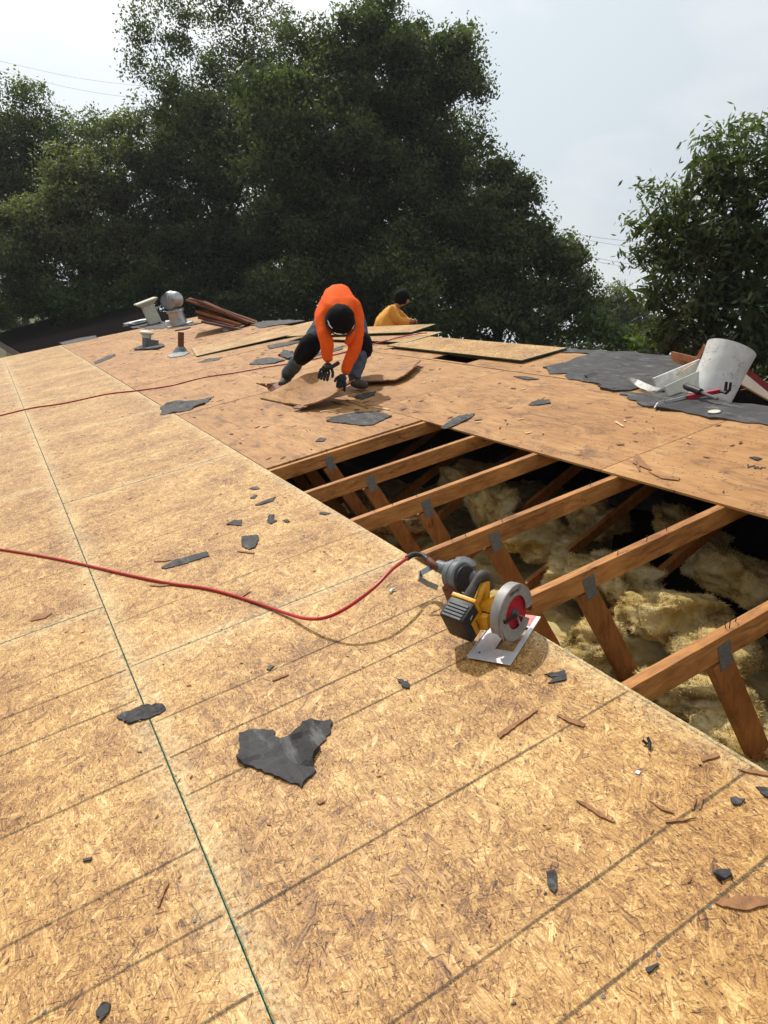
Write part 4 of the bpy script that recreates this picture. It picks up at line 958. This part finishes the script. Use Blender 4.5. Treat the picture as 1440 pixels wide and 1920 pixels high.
def ell(name, c, ax, rad, mat, parent, nz=0.0, cut=None, seed=0):
    """ellipsoid: ax = (x axis, y axis, z axis) world, rad three radii; cut keeps points whose unit z > cut"""
    bm = bmesh.new(); bmesh.ops.create_icosphere(bm, subdivisions=4, radius=1)
    if cut: bmesh.ops.delete(bm, geom=[v for v in bm.verts if cut(v.co)], context='VERTS')
    o0 = WM[parent.name].translation
    for v in bm.verts:
        p = v.co.copy(); k = 1+nz*(noise.noise(p*4+Vector((seed, 0, 0)))+.6*noise.noise(p*10))
        v.co = (ax[0]*p.x*rad[0] + ax[1]*p.y*rad[1] + ax[2]*p.z*rad[2])*k + c - o0
    me = bpy.data.meshes.new(name); bm.to_mesh(me); bm.free(); me.materials.append(mat); me.polygons.foreach_set('use_smooth', [True]*len(me.polygons))
    return link(name, me, parent, Matrix.Translation(o0))
def frame(z, x):
    z = z.normalized(); x = (x - z*x.dot(z)).normalized(); return (x, z.cross(x), z)
def glove(name, wrist, palm_dir, side, curl, parent, mat, s=1.0):
    """palm and five fingers growing from the wrist"""
    d = palm_dir.normalized(); sdv = (side-d*side.dot(d)).normalized(); c = curl.normalized()
    V = [(wrist, .034*s), (wrist+d*.05*s, (.042*s, .030*s)), (wrist+d*.09*s, (.042*s, .022*s))]; E_ = [(0,1),(1,2)]
    for k, (off, ln) in enumerate(((-.033, .046), (-.011, .056), (.011, .060), (.033, .053))):
        i = len(V); b0 = wrist+d*.085*s+sdv*off*s
        ln -= .012; V += [(b0, .0125*s), (b0+d*ln*.55*s+c*.018*s, .0118*s), (b0+d*ln*.62*s+c*.044*s, .0108*s), (b0+d*ln*.42*s+c*.060*s, .0098*s)]; E_ += [(2, i), (i, i+1), (i+1, i+2), (i+2, i+3)]
    i = len(V); b0 = wrist+d*.035*s+sdv*.030*s
    V += [(b0, .014*s), (b0+sdv*.028*s+d*.030*s+c*.018*s, .012*s), (b0+sdv*.032*s+d*.058*s+c*.034*s, .010*s)]; E_ += [(1, i), (i, i+1), (i+1, i+2)]
    return skin(name, V, E_, mat, parent, 1)

# worker bending over
A = at
G = lambda x, y, h: P(*rp(x, y, 0)) + Vector((0, 0, h))
base = P(*rp(640, 728, 0)); PM = Matrix.Translation(base)
w1 = empty('person', PM, 'person in orange long sleeve shirt and kneepads bent over prying up old plywood', 'person')
UX = Vector((1, 0, 0))
pel = A(638, 580, 3.84); sp1 = A(634, 556, 3.66); ch = A(634, 566, 3.42); shm = A(636, 580, 3.26); nk = A(637, 592, 3.15); hd = A(638, 602, 3.06); jaw = A(641, 622, 3.02)
sR, eR, wR = A(601, 592, 3.26), A(612, 640, 3.10), A(616, 681, 3.06)
sL, eL, wL = A(670, 592, 3.26), A(668, 640, 3.10), A(645, 704, 3.06)
aR = G(537, 724, .12); fR = G(526, 727, .05); hR, kR = A(608, 606, 3.82), A(577, 655, 3.66)
aL = G(662, 731, .12); fL = G(668, 737, .05); hL, kL = A(666, 604, 3.82), A(682, 652, 3.50)
V = [(pel, .10), (sp1-Vector((0,0,.03)), (.09,.07)), (ch-Vector((0,0,.03)), (.09,.07)), (shm-Vector((0,0,.02)), .06), (nk, .050), (hd, (.085,.095)), (jaw, .055),
     (sR, .045), (eR, .036), (wR, .030), (sL, .045), (eL, .036), (wL, .030), (hR, .08), (kR, .050), (aR, .036), (hL, .08), (kL, .050), (aL, .036), (aR-Vector((0,0,.03)), .02), (aL-Vector((0,0,.03)), .02), (A(641,612,2.94), .014),
     (A(614,604,3.06), .014), (A(662,604,3.06), .014)]
E_ = [(0,1),(1,2),(2,3),(3,4),(4,5),(5,6),(3,7),(7,8),(8,9),(3,10),(10,11),(11,12),(0,13),(13,14),(14,15),(0,16),(16,17),(17,18),(15,19),(18,20),(5,21),(5,22),(5,23)]
skin('body', V, E_, M_SKIN, w1)
V = [(pel+(sp1-pel)*.25, (.165,.13)), (sp1, (.150,.125)), (ch, (.185,.140)), (shm, (.15,.115)), (nk, .082), (sR, .080), (eR, .062), (wR, .043), (sL, .080), (eL, .062), (wL, .043), ((sR+eR)/2, .068), ((sL+eL)/2, .070),
     (A(606,570,3.70), .06), (A(667,566,3.70), .06)]
V.append((A(634, 551, 3.54), (.125,.105)))
skin('shirt', V, [(0,1),(1,15),(15,2),(2,3),(3,4),(3,5),(5,11),(11,6),(6,7),(3,8),(8,12),(12,9),(9,10),(0,13),(0,14)], M_ORNG, w1, sub=3, disp=.013)
V = [(pel, (.165,.15)), (hR, .108), ((hR+kR)/2, .092), (kR, .076), ((kR+aR)/2, .070), (aR-(aR-kR)*.05, .066), (aR+(aR-kR)*.10, .064), (hL, .108), ((hL+kL)/2, .092), (kL, .076), ((kL+aL)/2, .068), (aL-(aL-kL)*.05, .064), (aL+(aL-kL)*.10, .064)]
skin('trousers', V, [(0,1),(1,2),(2,3),(3,4),(4,5),(5,6),(0,7),(7,8),(8,9),(9,10),(10,11),(11,12)], M_DENIM, w1, sub=3, disp=.016)
for (h_, k_, a_) in ((hR, kR, aR), (hL, kL, aL)):
    V = [(k_+(h_-k_)*.45, .100), (k_+(h_-k_)*.2, .104), (k_+Vector((0,-.01,0)), .102), (k_+(a_-k_)*.40, .090)]
    skin('knee_pad', V, [(0,1),(1,2),(2,3)], M_KNEE, w1, 1, disp=.004)
for (a_, f_, d_) in ((aR, fR, Vector((-.6,-.8,0))), (aL, fL, Vector((.25,-1,0)))):
    s_ = P(0,0,0)
    foot = a_.copy(); # ground height under the ankle on the slope
    xr = foot.x; zr = foot.z-.12
    h0 = Vector((xr, foot.y, zr+.055)); d2 = Vector((d_.x, d_.y, d_.x*ST/CT)).normalized()
    skin('boot', [(Vector((xr, foot.y, zr+.16)), .060), (h0, (.058,.052)), (h0+d2*.10, (.052,.046)), (h0+d2*.19-Vector((0,0,.010)), (.046,.036))], [(0,1),(1,2),(2,3)], M_BOOT, w1, 2)
fr = frame((hd-A(637,580,3.20)).normalized()*-1, UX)
ux = (A(680,600,3.1)-A(600,600,3.1)).normalized(); hz = Vector((0,0,1)); fr = frame((hz*.55+Vector((-.25,-.80,0))).normalized(), ux)
hr = ell('hair', hd+fr[2]*.015+hz*.006, fr, (.120, .126, .124), M_HAIR, w1, .05, cut=lambda c: c.z < -.30 and c.y < .2)
MB().tube([hd-base+(fr[0]*math.cos(a)*.126+fr[1]*math.sin(a)*.131)-hz*.005+fr[2]*(-.005) for a in [2*math.pi*i/28 for i in range(29)]], .006, 6, False).build('glasses_strap', M_BLACK, w1, PM, smooth=True)
for s_, pt in ((-1, A(615,601,3.04)), (1, A(661,602,3.04))):
    MB().tube([pt-base, pt-base+Vector((0,-.03,-.035)), pt-base+Vector((-s_*.02,-.05,-.06))], .005, 6).build('glasses_temple', M_WHITE, w1, PM, smooth=True)
MB().tube([p-base for p in catmull([A(658,618,3.10), A(656,632,3.04), A(650,646,3.05)], 4)], [.03,.032,.034,.034,.034,.032,.030,.026,.02], 10).build('collar', M_ORNG, w1, PM, smooth=True)
down = D(0, 0, -1)
glove('glove', wR, (A(607,700,2.98)-wR), (A(627,690,3.0)-wR), Vector((-.1,.1,-1)), w1, M_GLOVE, 1.15)
glove('glove', wL, (A(640,718,2.98)-wL), (A(630,712,3.0)-wL), Vector((0,.1,-1)), w1, M_GLOVE, 1.05)
# hand tool in the right glove (dark bar)
MB().tube([p-base for p in (A(606,690,2.96), A(622,688,3.02), A(634,681,3.08))], .018, 8).build('pry_tool', M_BLACK, None, PM, smooth=True, label='short black bar held by the gloved worker in orange', cat='pry bar')

# worker seated beyond the ridge
UB = 6.9
base2 = A(735, 640, UB); PM2 = Matrix.Translation(base2)
w2 = empty('person', PM2, 'person in mustard shirt seen from behind, sitting past the ridge', 'person')
pel = A(722, 636, UB); sp1 = A(720, 608, UB); ch = A(726, 588, UB); nk = A(744, 573, UB); hd = A(754, 560, UB-.02)
sR, eR, wR = A(731, 581, UB-.17), A(750, 604, UB-.22), A(766, 602, UB-.12)
sL, eL, wL = A(738, 581, UB+.16), A(760, 600, UB+.14), A(770, 604, UB+.02)
V = [(pel, .10), (sp1, .08), (ch-Vector((0,0,.05)), .05), (nk, .05), (hd, (.085,.095)), (A(759,569,UB), .05), (sR-Vector((0,0,.03)), .028), (eR, .030), (wR, .032), (sL-Vector((0,0,.03)), .028), (eL, .030), (wL, .032), (A(768,566,UB), .014), (A(755,563,UB-.10), .014), (A(755,652,UB-.1), .08), (A(755,652,UB+.15), .08), (A(772,598,UB-.08), .026), (A(774,604,UB+.02), .026)]
skin('body', V, [(0,1),(1,2),(2,3),(3,4),(4,5),(2,6),(6,7),(7,8),(2,9),(9,10),(10,11),(4,12),(4,13),(0,14),(0,15),(8,16),(11,17)], M_SKIN, w2)
V = [(pel, (.21,.19)), (sp1, (.215,.19)), (ch, (.195,.18)), (nk-(nk-ch)*.25, .095), (sR, .095), (eR, .064), (wR, .044), (sL, .085), (eL, .064), (wL, .044), ((sR+eR)/2, .072), ((sL+eL)/2, .072)]
skin('shirt', V, [(0,1),(1,2),(2,3),(2,4),(4,10),(10,5),(5,6),(2,7),(7,11),(11,8),(8,9)], M_MUST, w2, sub=3, disp=.016)
fr = frame(Vector((-.15, 0, 1)), Vector((1, 0, 0)))
ell('hair', hd+Vector((-.008, 0, .012)), fr, (.118, .112, .126), M_HAIR, w2, .05, cut=lambda c: (c.z < -.15 and c.x > .25) or c.z < -.75)
skin('trousers', [(pel, .17), (A(755,652,UB-.1), .10), (A(755,652,UB+.15), .10)], [(0,1),(0,2)], M_DENIM, w2)
for (w_, s_) in ((wR, -1), (wL, 1)):
    glove('hand', w_, (A(776,601,UB)-w_), Vector((0, s_, .3)), Vector((0,0,-1)), w2, M_SKIN, .9)

# ------------------------------------------------------------------ neighbouring houses
def roof_house(name, cx, cy, yaw, L_, Wd, eave, pitch, mroof, mwall, mfas, lb, over=.45):
    M = Matrix.Translation((cx, cy, 0)) @ Matrix.Rotation(yaw, 4, 'Z'); h = empty(name, M, lb, 'house')
    hw = Wd/2; rz = eave+hw*math.tan(pitch)
    Rx = Matrix.Rotation(R(90), 4, 'X')
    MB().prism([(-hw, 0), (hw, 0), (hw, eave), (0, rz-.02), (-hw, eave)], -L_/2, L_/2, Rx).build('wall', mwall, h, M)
    for s in (-1, 1):
        a = Vector((s*(hw+over), 0, eave-over*math.tan(pitch))); b_ = Vector((0, 0, rz)); dv = (b_-a); nn = Vector((-s*dv.z*s*s, 0, abs(dv.x))).normalized()
        nn = Vector((s*math.sin(pitch), 0, math.cos(pitch)))
        b = MB(); vs = []
        for yy in (-L_/2-over, L_/2+over):
            for q in (a, b_): vs += [Vector((q.x, yy, q.z)), Vector((q.x, yy, q.z))+nn*.08]
        b.add(vs, [(0,2,3,1),(4,5,7,6),(0,1,5,4),(2,6,7,3),(1,3,7,5),(0,4,6,2)]).build('roof', mroof, h, M)
        MB().box(-.02, .02, -L_/2-over, L_/2+over, -.20, .0).build('fascia', mfas, h, M @ Matrix.Translation((a.x+s*.021, 0, a.z+.05)))
        for e in (-1, 1):
            MB().bar((0,0,0), b_-a, .03, .24, (0,1,0)).build('bargeboard', mfas, h, M @ Matrix.Translation(a+Vector((0, e*(L_/2+over+.017), -.12))))
    return h
roof_house('neighbour_house', 4.35, 24.8, R(3.7), 12.4, 7.0, 3.05, R(21), M_DARK, M_PLASTER, M_BRNT, 'low beige house with a black roof beyond the far left end')
pk = far(1352, 648, 8.6); vd = Vector((math.sin(R(51)), math.cos(R(51)), 0)); hc = pk + vd*3.3
roof_house('neighbour_house', hc.x, hc.y, R(-51), 6, 4.6, pk.z-2.3*math.tan(R(34))-.1, R(34), M_REDR, M_DARK, M_WALLW, 'white trimmed gable with a dark red roof behind the bucket', over=.32)  # black gable wall colour paints the shade under the overhang

# ------------------------------------------------------------------ trees
def leaves(name, blobs, mat, parent, M, seed, ln=.11, wd=.05, per=1.0, spray=10, spr=.22, droop=0.0):
    rg = np.random.default_rng(seed); Cs = []; Tn = []; Sz = []
    for (c, r, dens, tb_) in blobs:
        r = np.array(r if hasattr(r, '__len__') else (r, r, r)); vol = r[0]*r[1]*r[2]
        n = int(dens*per*165*vol**(2/3))+4; K = int(9+8*dens)
        d = rg.normal(size=(K, 3)); d /= np.linalg.norm(d, axis=1)[:, None]; rad = .20+.72*rg.random(K)**.5
        sc_ = np.array(c)+d*rad[:, None]*r; st_ = rg.random(K)*.44-.22+.20*d[:, 2]; sr_ = (.26+.24*rg.random(K))
        w_ = rg.integers(0, K, n); e = rg.normal(size=(n, 3)); e /= np.linalg.norm(e, axis=1)[:, None]; er = rg.random(n)**.30
        p = sc_[w_]+e*er[:, None]*sr_[w_][:, None]*r*np.array((1.2, 1.2, .85))
        tone = np.clip(.32+.18*(rg.random(n)-.5)+.28*tb_+st_[w_]+.24*e[:, 2], 0, 1)  # tone rises with height in each clump: lit tops put into the colour
        q = np.repeat(p, spray, axis=0)+rg.normal(size=(n*spray, 3))*spr*np.array((1, 1, .65)); t = np.repeat(tone, spray)+rg.normal(size=n*spray)*.12
        Cs.append(q); Tn.append(t); Sz.append(np.ones(len(q)))
        # foliage seen deep inside the crown: larger leaf clumps, their dark tone painting the inner shade
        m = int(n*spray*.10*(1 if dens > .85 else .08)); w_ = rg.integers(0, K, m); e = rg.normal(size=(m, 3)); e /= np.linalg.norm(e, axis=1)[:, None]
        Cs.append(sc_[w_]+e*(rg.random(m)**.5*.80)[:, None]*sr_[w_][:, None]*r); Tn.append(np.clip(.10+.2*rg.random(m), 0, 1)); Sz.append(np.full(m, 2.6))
    C_ = np.concatenate(Cs); T_ = np.clip(np.concatenate(Tn), 0, 1).astype(np.float32); n = len(C_)
    a = rg.normal(size=(n, 3)); a[:, 2] -= droop; a /= np.linalg.norm(a, axis=1)[:, None]
    b = rg.normal(size=(n, 3)); b -= a*(a*b).sum(1)[:, None]; b /= np.linalg.norm(b, axis=1)[:, None]
    s = ((.6+.8*rg.random(n))*np.concatenate(Sz))[:, None]; o0 = np.array(M.translation)
    V = np.empty((n, 4, 3)); V[:, 0] = C_-a*ln*.5*s; V[:, 1] = C_+b*wd*.5*s; V[:, 2] = C_+a*ln*.5*s; V[:, 3] = C_-b*wd*.5*s; V -= o0
    me = bpy.data.meshes.new(name); me.vertices.add(4*n); me.vertices.foreach_set('co', V.astype(np.float32).ravel())
    me.loops.add(4*n); me.loops.foreach_set('vertex_index', np.arange(4*n, dtype=np.int32)); me.polygons.add(n); me.polygons.foreach_set('loop_start', np.arange(0, 4*n, 4, dtype=np.int32))
    me.update(calc_edges=True); me.attributes.new('tone', 'FLOAT', 'FACE').data.foreach_set('value', T_); me.materials.append(mat)
    global NLEAF; NLEAF += n
    return link(name, me, parent, M)
NLEAF = 0; HAZE = .0005
def tree(lb, dist, blobs_px, trunk_px, mat, seed, cat='tree', name='oak_tree', ln=.118, wd=.060, per=1.55, spray=11, spr=.17, limbs=True, droop=0.0, tr=.28, group='trees behind the roof'):
    """blobs_px: (px, py, r_px, depth offset, density, tone)"""
    bl = []; sc = dist/FPX
    for (x, y, r, dz, dn, tn) in blobs_px:
        dd = dist+dz; c = far(x, y, dd); rr = r*dd/FPX; bl.append((tuple(c), (rr, rr*1.0, rr*.92), dn, tn))
    base = far(trunk_px, 600, dist); base.z = 0; M = Matrix.Translation(base)
    t = empty(name, M, lb, cat, group)
    cs = [Vector(b[0]) for b in bl]; top = max(c.z for c in cs); cen = sum(cs, Vector())/len(cs)
    tp = [Vector((0,0,0)), Vector((.1,.1,top*.2)), Vector(((cen.x-base.x)*.35, (cen.y-base.y)*.35, top*.45)), Vector(((cen.x-base.x)*.8, (cen.y-base.y)*.8, top*.75))]
    tk = MB().tube(catmull(tp, 5), [tr*(1-.05*i) for i in range(16)], 10).build('trunk', M_BARK, t, M, smooth=True)
    if limbs:
        tc_ = catmull(tp, 5); rr_ = random.Random(seed)
        for c in cs[::3]:
            s_ = tc_[min(len(tc_)-2, max(4, int(len(tc_)*min(.95, (c.z/top)*.75))))]; e_ = c-base; m_ = (s_+e_)/2+Vector((rr_.uniform(-.4,.4), rr_.uniform(-.4,.4), rr_.uniform(-.1,.5)))
            pts = catmull([s_, m_, e_], 5); MB().tube(pts, [max(.010, tr*.16*(1-i/len(pts))) for i in range(len(pts))], 6).build('limb', M_BARK, t, M, smooth=True)
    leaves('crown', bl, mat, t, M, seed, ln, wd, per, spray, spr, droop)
    return t
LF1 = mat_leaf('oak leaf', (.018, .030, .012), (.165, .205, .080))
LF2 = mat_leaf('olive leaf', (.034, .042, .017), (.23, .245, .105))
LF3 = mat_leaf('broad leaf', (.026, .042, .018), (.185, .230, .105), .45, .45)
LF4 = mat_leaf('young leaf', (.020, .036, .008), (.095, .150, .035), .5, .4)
tree('largest dark live oak, rising over the worker in orange', 27,
 [(700,60,62,0,1,0),(745,60,50,1,.9,0),(640,130,70,0,1,0),(720,150,90,0,1.1,0),(800,130,75,0,1,.1),(850,130,60,0,1,.1),(885,130,30,0,.8,.2),(895,170,28,0,.6,.1),(840,210,62,1,.9,0),(870,240,35,1,.5,0),(760,250,100,0,1.2,-.2),(640,240,90,-1,1.1,.1),(560,110,55,1,.8,0),(590,80,42,1,.7,0),(540,200,80,-1,1.1,.1),
  (660,360,110,-1,1.3,-.3),(780,370,110,0,1.2,-.3),(850,320,70,0,1,-.1),(560,340,100,-1,1.2,0),(600,470,110,-1,1.3,-.4),(720,490,110,-1,1.3,-.3),(820,480,90,-1,1.2,-.1),(690,25,34,0,.6,.1),(725,10,24,0,.5,.1),(560,560,80,-2,1.3,-.3),(700,590,80,-2,1.3,-.3)],
 690, LF1, 11, tr=.5)
tree('tall airy oak showing sky between its branches, top left of centre', 33,
 [(270,30,36,0,0.22,.1),(250,75,29,0,0.20,.1),(300,70,39,0,0.27,.1),(350,50,48,0,0.32,.1),(360,10,43,0,0.27,.1),(262,130,28,0,0.40,.1),(290,145,24,0,0.36,.1),(330,120,36,0,0.23,.1),(430,40,41,0,0.29,.1),(470,10,44,0,0.29,.1),(520,25,30,0,0.23,.1),(430,110,44,0,0.35,.1),(500,90,51,0,0.39,.1),(390,160,50,0,0.80,.1),(470,160,60,0,0.88,.1),(560,140,40,0,0.72,.1),(300,-40,51,0,0.23,.1),(420,-50,60,0,0.27,.1)],
 420, LF1, 12, tr=.32, name='tall_oak_tree')
tree('rounded olive green oak left of the largest one', 31,
 [(350,215,62,0,1.1,.5),(430,220,70,0,1.2,.5),(310,260,45,0,1,.4),(480,250,60,0,1.1,.3),(540,250,45,0,1,.6),(350,330,85,0,1.2,.1),(460,340,90,0,1.2,0),(300,420,85,0,1.2,0),(420,440,100,0,1.3,-.3),(520,430,80,0,1.2,-.3),(300,520,80,0,1.2,-.3),(430,540,90,0,1.3,-.3),(520,540,80,-1,1.2,-.1),(380,590,70,-1,1.2,-.3)],
 400, LF1, 13, tr=.35)
tree('dusty olive green tree on the left above the black roof', 31,
 [(240,260,40,1,.8,.3),(260,215,26,1,.5,.2),(215,250,28,1,.6,.2),(165,250,26,1,.5,.3),(150,320,50,0,1,.6),(220,330,60,0,1,.4),(120,380,55,0,1.1,.4),(200,400,80,0,1.2,.5),(110,440,70,0,1.1,.5),(60,400,55,0,1.1,.3),(30,470,70,0,1.2,.2),(150,500,80,0,1.2,.4),(60,540,60,0,1.2,-.2),(240,500,70,0,1.1,.2)],
 160, LF2, 14, tr=.3, name='olive_tree')
tree('thin twiggy tree against the sky at the left picture edge', 36,
 [(15,180,34,0,.45,.1),(55,200,38,0,.5,.1),(95,225,32,0,.45,.1),(20,240,46,0,.8,.2),(70,260,50,0,.7,.2),(120,250,34,0,.5,.3),(30,310,56,0,.9,.1),(100,310,46,0,.6,.3),(60,350,50,0,.6,.1),(150,290,34,0,.5,.3),(180,230,28,0,.5,.2),(200,270,36,0,.7,.3),(-40,250,70,0,.8,.1),(-60,360,90,0,1,0),(30,390,50,0,.6,0)],
 40, LF1, 15, tr=.22, name='young_tree')
tree('lower live oak sloping down to the right behind the ridge', 25,
 [(930,350,55,0,1,.1),(975,370,38,0,.9,.2),(900,400,80,0,1.2,-.1),(985,430,42,0,1,.1),(950,470,75,0,1.2,-.2),(1030,480,52,0,1.1,.1),(1060,500,40,0,.9,.3),(1090,530,32,0,.8,.3),(870,520,85,0,1.3,.1),(960,560,80,0,1.3,-.2),(1050,560,55,0,1.2,-.1),(1100,590,40,0,1,.1),(800,580,70,-1,1.3,.2),(900,610,60,-1,1.2,-.2),(1010,620,55,-1,1.2,-.3),(740,520,60,-1,1.1,.2)],
 930, LF1, 16, tr=.35)
tree('small feathery far tree in the gap left of the right-hand tree', 42,
 [(1150,550,26,0,.8,.2),(1180,560,22,0,.7,.2),(1135,580,24,0,.9,.1),(1170,590,30,0,1,0),(1200,600,28,0,1,.1),(1120,600,24,0,1,.1),(1160,620,40,0,1.1,0),(1215,620,30,0,1.1,0)],
 1160, LF2, 17, tr=.2, name='far_tree')
tree('leafy broad leaved tree at the right picture edge', 11.5,
 [(1385,255,34,0,.7,.2),(1345,275,38,0,.8,.2),(1430,260,40,0,.8,.2),(1320,330,40,0,.9,.3),(1380,340,60,0,1,.2),(1440,350,60,0,1,.1),(1260,360,30,0,.8,.3),(1215,360,24,0,.6,.2),(1210,410,30,0,.8,.2),(1280,410,50,0,1,.2),(1350,430,70,0,1.1,0),(1440,440,70,0,1.1,0),(1200,470,26,0,.8,.2),(1240,480,45,0,1,0),(1310,500,60,0,1.1,-.1),(1400,520,70,0,1.1,-.2),(1230,550,45,0,1,0),(1300,580,60,0,1.2,-.2),(1400,610,70,0,1.2,-.2),(1260,620,45,0,1.1,0),(1480,560,90,0,1.1,-.1),(1480,680,80,0,1.1,-.3),(1500,330,70,0,1,0),(1345,640,50,0,1.1,-.2)],
 1400, LF3, 18, tr=.16, name='broadleaf_tree', ln=.115, wd=.034, per=2.1, spray=9, spr=.11, droop=.3)
GBU = 'bushes behind the roof'
def bush(lb, dist, bl, seed, mat=LF4): tree(lb, dist, bl, bl[0][0], mat, seed, 'bush', 'bush', per=1.1, limbs=False, tr=.06, group=GBU)
bush('brighter green bush above the end of the new sheathing', 29.5, [(150,565,40,0,1,.5),(110,560,24,0,.8,.5),(190,590,34,0,1,.2),(160,610,40,0,1,0)], 31)
bush('green bush above the square roof vent', 29, [(300,530,40,0,1,.3),(250,560,40,0,1,.1),(340,545,32,0,1,.2),(270,600,40,0,1,-.2)], 32)
bush('dark bush above the turbine vent boards', 28.5, [(410,590,45,0,1.1,-.2),(470,580,40,0,1.1,-.2)], 33, LF1)
bush('light bush showing behind the elbow of the worker in mustard', 23, [(810,600,30,0,1,.3),(770,590,26,0,1,.2),(850,610,26,0,1,.0)], 34)
bush('fresh green bush low in the gap right of the ridge', 24, [(1110,615,30,0,1,.6),(1080,625,24,0,1,.5),(1140,630,26,0,1,.3),(1180,640,26,0,1,.1)], 35)
bush('yellow green bush behind the broken boards', 13, [(1250,640,26,0,1,.6),(1220,650,26,0,1,.3),(1280,655,26,0,1,.2)], 36)
bush('dark bush beyond the white house', 16, [(1400,660,40,0,1,-.2),(1450,680,40,0,1,-.2),(1350,680,34,0,1,-.2)], 37, LF1)

bush('dark low bush in the gap above the big torn felt', 27, [(1010,645,26,0,1.2,-.1),(1060,650,26,0,1.2,.1),(1105,655,26,0,1.2,.1),(1150,660,26,0,1.2,-.1),(1200,668,26,0,1.2,-.1)], 39, LF1)
bush('dark hedge behind the black roof at the left edge', 40, [(20,575,30,0,1.2,-.2),(70,580,30,0,1.2,-.2),(120,590,34,0,1.2,-.2),(-30,580,40,0,1.2,-.2),(0,620,30,0,1.2,-.2)], 38, LF1)
# ------------------------------------------------------------------ hazy air
hz_ = bpy.data.materials.new('smoky haze'); hz_.use_nodes = True; ht = hz_.node_tree; ht.nodes.clear()
vp = ht.nodes.new('ShaderNodeVolumePrincipled'); vo_ = ht.nodes.new('ShaderNodeOutputMaterial'); ht.links.new(vp.outputs[0], vo_.inputs['Volume'])
vp.inputs['Color'].default_value = (.90, .95, 1.0, 1); vp.inputs['Density'].default_value = HAZE; vp.inputs['Anisotropy'].default_value = .25
MB().box(-40, 75, -14, 75, -1.0, 24.5).build('haze', hz_, None, kind='stuff')

# ------------------------------------------------------------------ power lines
for i, (a, b_) in enumerate((((1000,422),(1260,458)), ((1040,436),(1260,468)), ((1090,478),(1300,502)), ((1090,485),(1300,508)), ((-20,110),(300,165)), ((-20,128),(300,190)))):
    A0 = far(*a, 60); B0 = far(*b_, 60); mid = (A0+B0)/2-Vector((0, 0, .25))
    MB().tube([p-A0 for p in catmull([A0, mid, B0], 8)], (.007 if i > 3 else .011), 5).build('power_line', M_MGREY, None, Matrix.Translation(A0),
      label=('uppermost wire in the sky gap right of the oaks', 'second wire from the top in the sky gap', 'third wire from the top in the sky gap', 'lowest wire in the sky gap', 'upper faint wire in the bright sky at top left', 'lower faint wire in the bright sky at top left')[i], cat='power line', group='thin overhead wires')
print('leaves', NLEAF, 'objects', len(bpy.data.objects))
